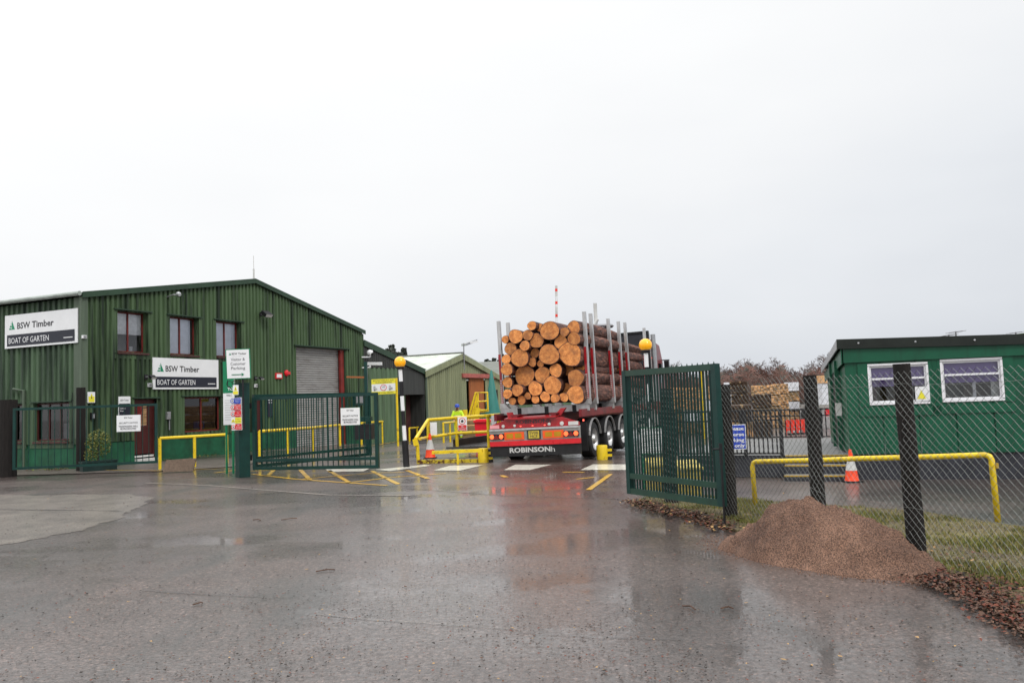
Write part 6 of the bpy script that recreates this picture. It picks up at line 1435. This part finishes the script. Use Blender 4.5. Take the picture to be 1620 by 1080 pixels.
# ================================================================== WORKER
def worker():
    base = GX(723.5, 40.5); sc_ = 1.0; px_ = base
    r = empty('person', base, 'worker in yellow high-visibility clothing and blue hard hat leaning behind the yellow rails', 'person')
    def skin(name, nodes, edges, m, parent, sub=2, pelvis=0):
        me = bpy.data.meshes.new(name); me.from_pydata([Vector(n_[0]) for n_ in nodes], edges, [])
        o = bpy.data.objects.new(name, me); col.objects.link(o)
        md = o.modifiers.new('s', 'SKIN'); sv = me.skin_vertices[0].data if me.skin_vertices else None
        if sv is None: return None
        for i, n_ in enumerate(nodes): sv[i].radius = (n_[1], n_[2] if len(n_) > 2 else n_[1]); sv[i].use_root = (i == pelvis)
        sb = o.modifiers.new('sub', 'SUBSURF'); sb.levels = sub; sb.render_levels = sub
        dg = bpy.context.evaluated_depsgraph_get(); dg.update(); ev = bpy.data.meshes.new_from_object(o.evaluated_get(dg)); bpy.data.objects.remove(o)
        ev.materials.clear(); ev.materials.append(MATS[m]); 
        for p_ in ev.polygons: p_.use_smooth = True; p_.material_index = 0
        q = bpy.data.objects.new(name, ev); col.objects.link(q); q.parent = parent; return q
    # facing the camera, body bent forward a little; local coordinates, -y towards the camera
    J = {'pel': (0, .05, .92), 'waist': (0, .02, 1.06), 'chest': (0, -.06, 1.30), 'neck': (0, -.13, 1.47), 'head': (.0, -.17, 1.58), 'crown': (.0, -.18, 1.68),
         'shL': (-.19, -.08, 1.40), 'elL': (-.27, -.12, 1.14), 'wrL': (-.16, -.34, 1.02), 'shR': (.19, -.08, 1.40), 'elR': (.29, -.14, 1.16), 'wrR': (.36, -.36, 1.12),
         'hpL': (-.10, .04, .88), 'knL': (-.12, -.02, .48), 'anL': (-.12, .04, .09), 'toL': (-.14, -.12, .04), 'hpR': (.10, .04, .88), 'knR': (.13, .0, .48), 'anR': (.14, .06, .09), 'toR': (.17, -.10, .04)}
    rad = {'pel': .13, 'waist': .12, 'chest': .15, 'neck': .055, 'head': .085, 'crown': .07, 'shL': .07, 'elL': .048, 'wrL': .03, 'shR': .07, 'elR': .048, 'wrR': .03, 'hpL': .09, 'knL': .06, 'anL': .042, 'toL': .04, 'hpR': .09, 'knR': .06, 'anR': .042, 'toR': .04}
    ks = list(J); E = [('pel', 'waist'), ('waist', 'chest'), ('chest', 'neck'), ('neck', 'head'), ('head', 'crown'), ('chest', 'shL'), ('shL', 'elL'), ('elL', 'wrL'), ('chest', 'shR'), ('shR', 'elR'), ('elR', 'wrR'), ('pel', 'hpL'), ('hpL', 'knL'), ('knL', 'anL'), ('anL', 'toL'), ('pel', 'hpR'), ('hpR', 'knR'), ('knR', 'anR'), ('anR', 'toR')]
    nodes = [(J[k], rad[k]) for k in ks]; ed = [(ks.index(a), ks.index(b_)) for a, b_ in E]
    # hands: five short fingers rooted in each palm
    for s_, wk in ((-1, 'wrL'), (1, 'wrR')):
        w_ = Vector(J[wk]); pi = len(nodes); nodes.append((w_ + Vector((0, -.06, -.02)), .026)); ed.append((ks.index(wk), pi))
        for f in range(5):
            o_ = Vector(((f - 2) * .020, -.05, -.01)) if f else Vector((-s_ * .045, -.01, 0)); a_ = w_ + Vector((0, -.06, -.02)) + o_; i1 = len(nodes)
            nodes.append((a_, .009)); nodes.append((a_ + Vector((0, -.025 - .004 * (f % 3), -.02)), .008)); ed += [(pi, i1), (i1, i1 + 1)]
    bo = skin('body', nodes, ed, 'skin', r)
    if bo is None: return
    def sub(keys, extra, m, nm, edges): 
        nd = [(J[k], rad[k] + extra) for k in keys]; return skin(nm, nd, [(keys.index(a), keys.index(b_)) for a, b_ in edges], m, r)
    sub(['pel', 'waist', 'chest', 'shL', 'elL', 'wrL', 'shR', 'elR', 'wrR'], .026, 'hivis', 'jacket', [e for e in E if e[0] in ('pel', 'waist', 'chest', 'shL', 'shR', 'elL', 'elR') and e[1] in ('waist', 'chest', 'shL', 'shR', 'elL', 'elR', 'wrL', 'wrR')])
    sub(['pel', 'hpL', 'knL', 'anL', 'hpR', 'knR', 'anR'], .022, 'hivis', 'trousers', [e for e in E if e[0] in ('pel', 'hpL', 'knL', 'hpR', 'knR') and e[1] in ('hpL', 'hpR', 'knL', 'knR', 'anL', 'anR')])
    for s_, k in (('L', -1), ('R', 1)):
        a, t_ = Vector(J['an' + s_]), Vector(J['to' + s_]); MB().path([a + Z * .12, a, t_ + Vector((0, -.03, 0))], [.055, .06, .05], 'boot', 10).build('boot', r, local=True, smooth=True)
        kn, an = Vector(J['kn' + s_]), Vector(J['an' + s_]); MB().tube(kn.lerp(an, .45), kn.lerp(an, .62), .083, 'silver_band', r1=.08, n=14, caps=False).build('reflective_band', r, local=True, smooth=True)
    MB().lathe(Vector(J['chest']) - Z * .12, [(.195, 0), (.195, .05)], 'silver_band', 20).build('reflective_band', r, local=True, smooth=True)
    hc = Vector(J['crown']) + Z * .0
    hat = MB().lathe(hc - Z * .02, [(.128, -.005), (.125, .03), (.11, .09), (.07, .135), (.0, .15)], 'blue_hat', 20).prism([hc + Vector((-.09, -.10, -.03)), hc + Vector((.09, -.10, -.03)), hc + Vector((.06, -.175, -.045)), hc + Vector((-.06, -.175, -.045))], Z * .012, 'blue_hat'); hat.build('hard_hat', r, local=True, smooth=True)
    hd = Vector(J['head'])
    MB().prism([hd + Vector((-.014, -.088, -.03)), hd + Vector((.014, -.088, -.03)), hd + Vector((0, -.118, -.03)),], Z * .05, 'skin').build('nose', r, local=True)
    for k in (-1, 1): MB().lathe(hd + Vector((k * .032, -.082, .025)), [(.009, 0), (.006, .006), (0, .007)], 'ink', 8, ax=Vector((0, -1, 0))).build('eye', r, local=True); MB().lathe(hd + Vector((k * .085, 0, 0)), [(.025, 0), (.02, .012), (0, .014)], 'skin', 10, ax=Vector((k, 0, 0))).build('ear', r, local=True)
    MB().ob(hd + Vector((0, -.083, -.052)), (.04, 0, 0), (0, .01, 0), (0, 0, .007), 'maroon').build('mouth', r, local=True)
worker()
# ================================================================== GRIT HEAP
hc = (G(1158, 856) + G(1492, 916)) / 2; ha = (G(1492, 916) - G(1158, 856)); HLn = ha.length / 2 * 1.03; ha.normalize(); hbx = Vector((ha.y, -ha.x, 0))
if hbx.x > 0: hbx = -hbx      # towards the road
def heap():
    N1, N2 = 330, 210; vs = []; 
    for j in range(N2):
        for i in range(N1):
            a = -1.12 + 2.24 * i / (N1 - 1); b_ = -1.2 + 2.4 * j / (N2 - 1)
            wv = .60 if b_ > 0 else .78
            p = hc + ha * a * HLn + hbx * (b_ * wv + .02)
            q = Vector((p.x, p.y, 0)); edge = 1 + .10 * noise.noise(q * 2.3) + .05 * noise.noise(q * 7)
            rr2 = math.sqrt((abs((a + .08) / (1.10 if a > -.08 else .92))) ** 2.0 + b_ * b_) / edge
            t = max(0, 1 - rr2); t = t if t < .62 else .62 + (t - .62) * .55
            h = .60 * (1 - (1 - t) ** 1.55) if t > 0 else 0
            h = .86 * (t ** .88) * (1 - .20 * t) + .07 * min(1, t * 4) * noise.noise(Vector((q.x * 1.7, q.y * 1.7, 5)))
            if a > .3: h *= 1 - .18 * (a - .3)
            ridge = .08 * noise.noise(q * 3.4) + .06 * noise.noise(Vector((q.x * 6, q.y * 3, 1))) + + .036 * noise.noise(q * 9) + .016 * noise.noise(q * 30) + .007 * noise.noise(q * 70)
            rill = -.055 * abs(noise.noise(Vector((q.x * 5.5 + .4 * noise.noise(q * 9), q.y * 2, 3)))) 
            z_ = h + (ridge + rill) * min(1, t * 5) + .012 * random.uniform(-1, 1) * min(1, t * 8) * .45
            vs.append((p.x, p.y, -.03 + z_ if t > 0 else -.04))
    b = MB(); b.add(vs, [(j * N1 + i, j * N1 + i + 1, (j + 1) * N1 + i + 1, (j + 1) * N1 + i) for j in range(N2 - 1) for i in range(N1 - 1)], 'grit')
    o = b.build('grit_heap', smooth=False, label='heap of reddish brown road grit piled against the chain-link fence', category='heap'); return [Vector(v) for v in vs]
HV = heap()
# ================================================================== GRASS, LEAVES, LITTER
rnd = random.Random(11)
pm('stone_a', (.21, .125, .085), .8, var=.3, scale=20); pm('stone_b', (.12, .065, .05), .8, var=.3, scale=20)
sg = MB(); HVv = [v for v in HV if v.z > -.02]
def stone(p, s):
    o = Vector((rnd.uniform(-1, 1), rnd.uniform(-1, 1), rnd.uniform(-1, 1))).normalized(); a = o.orthogonal().normalized(); b_ = o.cross(a)
    sg.add([p + o * s, p + a * s * .8, p + b_ * s * .7, p - a * s * .9, p - b_ * s * .8, p - o * s * .6], [(0, 1, 2), (0, 2, 3), (0, 3, 4), (0, 4, 1), (5, 2, 1), (5, 3, 2), (5, 4, 3), (5, 1, 4)], rnd.choice(['stone_a', 'stone_b', 'stone_a']))
for _ in range(2600): stone(rnd.choice(HVv) + Vector((rnd.uniform(-.01, .01), rnd.uniform(-.01, .01), .003)), rnd.uniform(.003, .007))
for _ in range(1500):
    a = rnd.uniform(-1.15, 1.15); k_ = 1 + abs(rnd.gauss(0, .14)); th_ = rnd.uniform(0, 6.28)
    p = hc + ha * math.cos(th_) * HLn * 1.05 * k_ + hbx * math.sin(th_) * (.60 if math.sin(th_) > 0 else .7) * k_; p.z = .006
    stone(p, rnd.uniform(.003, .009))
sg.build('loose_grit', kind='stuff', label='loose grit stones on and around the reddish heap', category='grit')
pm('grass_a', (.13, .15, .03), .7, var=.4); pm('grass_b', (.26, .21, .08), .8, var=.35); pm('grass_c', (.05, .05, .022), .8, var=.4)
pm('leaf_red', (.13, .035, .018), .55, var=.4, scale=9); pm('leaf_brown', (.085, .042, .025), .6, var=.4, scale=9); pm('leaf_tan', (.36, .22, .09), .6, var=.3, scale=9); pm('bit_dark', (.02, .015, .012), .7, var=.3)
def inside(p, poly):
    c = False; n_ = len(poly)
    for i in range(n_):
        a, b_ = poly[i], poly[i - 1]
        if (a.y > p.y) != (b_.y > p.y) and p.x < (b_.x - a.x) * (p.y - a.y) / (b_.y - a.y) + a.x: c = not c
    return c
xs_ = [p.x for p in VP_]; ys_ = [p.y for p in VP_]
gr = MB(); cnt = 0
while cnt < 30000:
    p = Vector((rnd.uniform(min(xs_), max(xs_)), rnd.uniform(max(4.5, min(ys_)), max(ys_)), 0))
    if p.x > p.y * .70: continue
    if not inside(p, VP_): continue
    dl = (p - FP1).cross(fd).length * (1 if (p - FP1).dot(fn) < 0 else -1)     # distance behind the fence
    dens = noise.noise(p * 1.1) + .35 * noise.noise(p * 4)
    if dl < -.25 and rnd.random() < .93: continue
    if dens < .02 and rnd.random() < .85: cnt += .5; continue
    cnt += 1
    h = rnd.uniform(.015, .05) * (1 + .8 * max(0, dens)); a = rnd.uniform(0, 6.28); dx, dy = math.cos(a), math.sin(a); w_ = rnd.uniform(.003, .006); lx, ly = rnd.uniform(-.5, .5) * h, rnd.uniform(-.5, .5) * h
    m = rnd.choices(['grass_a', 'grass_b', 'grass_c'], [5 + 6 * dens, 4, 1.5])[0]
    b0 = p + Z * .028
    gr.add([b0 - Vector((dx, dy, 0)) * w_, b0 + Vector((dx, dy, 0)) * w_, b0 + Vector((lx * .5 + dx * w_ * .6, ly * .5 + dy * w_ * .6, h * .6)), b0 + Vector((lx, ly, h))], [(0, 1, 2, 3)], m)
gr.build('grass', kind='stuff', label='rough green and straw grass on the verge behind the fence', category='grass')
def leaf_quad(mb, p, s, m, flat=.5):
    a = rnd.uniform(0, 6.28); e = Vector((math.cos(a), math.sin(a), rnd.uniform(-flat, flat))).normalized(); f = Vector((-math.sin(a), math.cos(a), rnd.uniform(-flat, flat))).normalized(); c = Z * rnd.uniform(0, .3) * s
    k_ = rnd.uniform(.45, .95)
    mb.add([p - e * s, p - f * s * k_ + c, p + e * s * rnd.uniform(.6, 1), p + f * s * k_ * .9 + c], [(0, 1, 2), (0, 2, 3)], m)
lf = MB(); edge_pts = [G(1000, 795), G(1045, 809), G(1100, 820), G(1150, 842)]
def along(pts, n_, spread, m_choice, s0, s1, mb, dz=.03):
    for _ in range(n_):
        i = rnd.randrange(len(pts) - 1); p = pts[i].lerp(pts[i + 1], rnd.random()) + Vector((rnd.gauss(0, spread), rnd.gauss(0, spread), 0)); p.z = dz + rnd.uniform(0, .03)
        leaf_quad(mb, p, rnd.uniform(s0, s1), rnd.choice(m_choice))
LM = ['leaf_red', 'leaf_red', 'leaf_brown', 'leaf_brown', 'leaf_brown', 'bit_dark', 'bit_dark', 'grit']
along(edge_pts, 1500, .13, LM + ['leaf_tan'] * 1, .018, .036, lf)
along([G(1440, 905), G(1500, 925), G(1560, 955), G(1620, 990), G(1700, 1040)], 5200, .12, LM, .010, .028, lf)
along([G(1480, 925), G(1545, 925), G(1640, 960)], 500, .16, LM, .014, .03, lf)
along([FP1 + fd * .0 , FP3 + fd * 1.5], 500, .3, LM + ['leaf_tan'], .015, .03, lf)
lf.build('fallen_leaves', kind='stuff', label='wet red-brown fallen leaves along the edge of the tarmac', category='leaves')
bt = MB()
for _ in range(9000):
    px, py = rnd.uniform(-30, 1650), 765 + 315 * rnd.random() ** .75
    p = G(px, py)
    if inside(p, VP_) or (p - hc).length < .9: continue
    p.z = gz(p.x, p.y) + .012; cl = noise.noise(p * .9)
    if cl < .05 and rnd.random() < .6: continue
    s = rnd.uniform(.005, .012) * (.75 + p.y * .06) if rnd.random() < .985 else rnd.uniform(.014, .022)
    leaf_quad(bt, p, s, rnd.choices(['bit_dark', 'leaf_brown', 'leaf_red', 'leaf_tan'], [6, 3, 2, .5])[0], .3)
for px, py in ((1450, 1010), (1310, 945), (1180, 955), (200, 855), (930, 952), (810, 995), (450, 822), (1060, 840), (1240, 1045), (1330, 1040), (55, 885)):
    p = G(px, py); p.z += .012; leaf_quad(bt, p, .024, 'leaf_tan', .15)
for (x0, y0, x1, y1) in ((445, 823, 470, 821), (1080, 960, 1100, 967), (1140, 964, 1160, 965), (500, 905, 530, 903), (305, 958, 320, 956), (400, 823, 412, 824)):
    a_, b_ = G(x0, y0) + Z * .012, G(x1, y1) + Z * .016; bt.path([a_, a_.lerp(b_, .5) + Vector((.02, .03, .006)), b_], .006, 'leaf_brown', 5)
bt.build('scattered_litter', kind='stuff', label='small bark crumbs and twigs scattered over the wet tarmac', category='litter')
# moss and weeds at the foot of the building
wd_ = MB()
for _ in range(2600):
    t_ = rnd.random(); p = A.lerp(A + u * 9, t_) + nf * rnd.uniform(.1, .5) if rnd.random() < .5 else A + vb * rnd.uniform(0, 6) - u * rnd.uniform(.1, .8)
    p.z = .02
    if noise.noise(p * 1.3) < .05: continue
    leaf_quad(wd_, p + Z * rnd.uniform(0, .05), rnd.uniform(.015, .035), rnd.choice(['grass_a', 'leaf_green', 'grass_c', 'leaf_brown']), 1)
wd_.build('weeds', kind='stuff', label='thin weeds and dead leaves along the foot of the green building', category='weeds')
# ================================================================== TREES
def tree_proto(seed, H, kind='bare'):
    rnd = random.Random(seed)
    root = bpy.data.objects.new('birch_tree' if kind == 'bare' else 'pine_tree', None); col.objects.link(root); WM[root] = Matrix.Identity(4)
    tb = MB(); cb_ = MB()
    tm = 'twig_grey' if kind == 'bare' else 'trunk'
    tb.path([Vector((.1 * math.sin(i + seed), .1 * math.cos(i * 1.3), H * .85 * i / 6)) for i in range(7)], [H * .018 * (1 - .13 * i) for i in range(7)], tm, 7)
    if kind == 'bare':
        tw = 'twig' if seed % 2 else 'twig_grey'
        def twig(p, d, ln, wdt, depth_):
            q = p + d * ln; s = d.orthogonal().normalized() * wdt; s.rotate(Matrix.Rotation(rnd.uniform(0, 3.1), 3, d))
            cb_.add([p - s, p + s, q + s * .5, q - s * .5], [(0, 1, 2, 3)], tw)
            if depth_ == 0: return
            for _ in range(4 if depth_ > 1 else 5):
                t = rnd.uniform(.25, 1); nd = (d + Vector((rnd.gauss(0, .5), rnd.gauss(0, .5), rnd.gauss(.12, .35)))).normalized()
                twig(p + d * ln * t, nd, ln * rnd.uniform(.4, .7), wdt * .58, depth_ - 1)
        for i in range(34):
            t = .12 + .83 * i / 33; z = H * .85 * t; a = i * 2.4 + rnd.random(); ln = H * (.30 * (1 - t) + .10) * rnd.uniform(.7, 1.2)
            twig(Vector((0, 0, z)), Vector((math.cos(a), math.sin(a), rnd.uniform(.4, 1.1))).normalized(), ln, H * .0072, 3)
    else:
        for i in range(60):
            t = .3 + .7 * i / 59; z = H * t; a = i * 2.4; ln = H * .26 * (1.05 - t) * rnd.uniform(.6, 1.3) + .2
            e = Vector((math.cos(a), math.sin(a), rnd.uniform(-.1, .3))); leaf_clump(cb_, Vector((0, 0, z)) + e * ln * .6, ln * .55, 60, H * .022, ['evergreen'], .5, seed * 100 + i)
    tb.build('trunk', root, local=True); cb_.build('crown', root, local=True)
    return root
protos = [tree_proto(1, 8.5), tree_proto(2, 9.5), tree_proto(3, 7.5), tree_proto(4, 9)]
pines = [tree_proto(11, 9, 'pine'), tree_proto(12, 10, 'pine')]
used = set(); tn = 0
def plant(px, dep, ytop, pro, label, group, cat='tree'):
    p = GX(px, dep); H = D(px, ytop, dep).z - p.z; sc_ = H / 9.2
    M = TM(p, rnd.uniform(0, 6.28), sc_ * (1.0 if pro in pines else 1.12))
    if id(pro) not in used: used.add(id(pro)); o = pro; o.matrix_world = M
    else: o = dup(pro, M)
    put(o, label, cat, group); return o
rnd = random.Random(3)
tops = [(1128, 590), (1146, 580), (1160, 574), (1170, 572), (1176, 571), (1192, 572), (1200, 571), (1207, 573), (1220, 576), (1233, 570), (1246, 582), (1258, 584), (1272, 582), (1284, 576), (1297, 566), (1308, 560), (1322, 566), (1340, 570)]
tops += [(1058, 572), (1066, 574), (1078, 580), (1092, 588), (1106, 590), (1118, 592), (1038, 590), (1048, 586)]
for i, (px, yt) in enumerate(tops):
    plant(px + rnd.uniform(-3, 3), 120 + rnd.uniform(-14, 25), yt, protos[i % 4], 'bare reddish-brown tree in the wood beyond the timber yard', 'bare trees beyond the yard')
for i in range(52):
    px = 1036 + i * 6.3; plant(px + rnd.uniform(-4, 4), 140 + rnd.uniform(-10, 40), (588 if 1120 < px < 1260 else 596) + rnd.uniform(-8, 5), protos[(i + 1) % 4], 'bare reddish-brown tree in the wood beyond the timber yard', 'bare trees beyond the yard')
for i, (px, yt) in enumerate([(617, 550), (622, 556), (634, 556), (641, 560), (760, 578), (772, 576), (778, 569), (784, 574), (791, 572), (796, 568), (803, 572)]):
    plant(px, 110 + 3 * i, yt, pines[i % 2], 'dark pine tree beyond the shed roofs left of the lorry', 'pine trees beyond the shed roofs')
# undergrowth band under the far wood
ub = MB(); rnd = random.Random(9)
for _ in range(34000):
    px = rnd.uniform(1030, 1420); dep = rnd.uniform(112, 150); p = GX(px, dep); p.z += rnd.random() ** .9 * (4.9 + 2.2 * noise.noise(Vector((px * .035, 0, 0))) - (1.2 if 1245 < px < 1285 or px < 1130 else 0))
    a = Vector((rnd.uniform(-1, 1), rnd.uniform(-1, 1), rnd.uniform(-.2, 1))).normalized(); b_ = a.orthogonal().normalized(); s = rnd.uniform(.3, .9); ub.poly([p - a * s, p - b_ * s * .10, p + a * s, p + b_ * s * .10], rnd.choice(['twig', 'twig_grey', 'twig', 'evergreen']))
ub.build('undergrowth', kind='stuff', label='tangled brown undergrowth below the far bare wood', category='undergrowth')
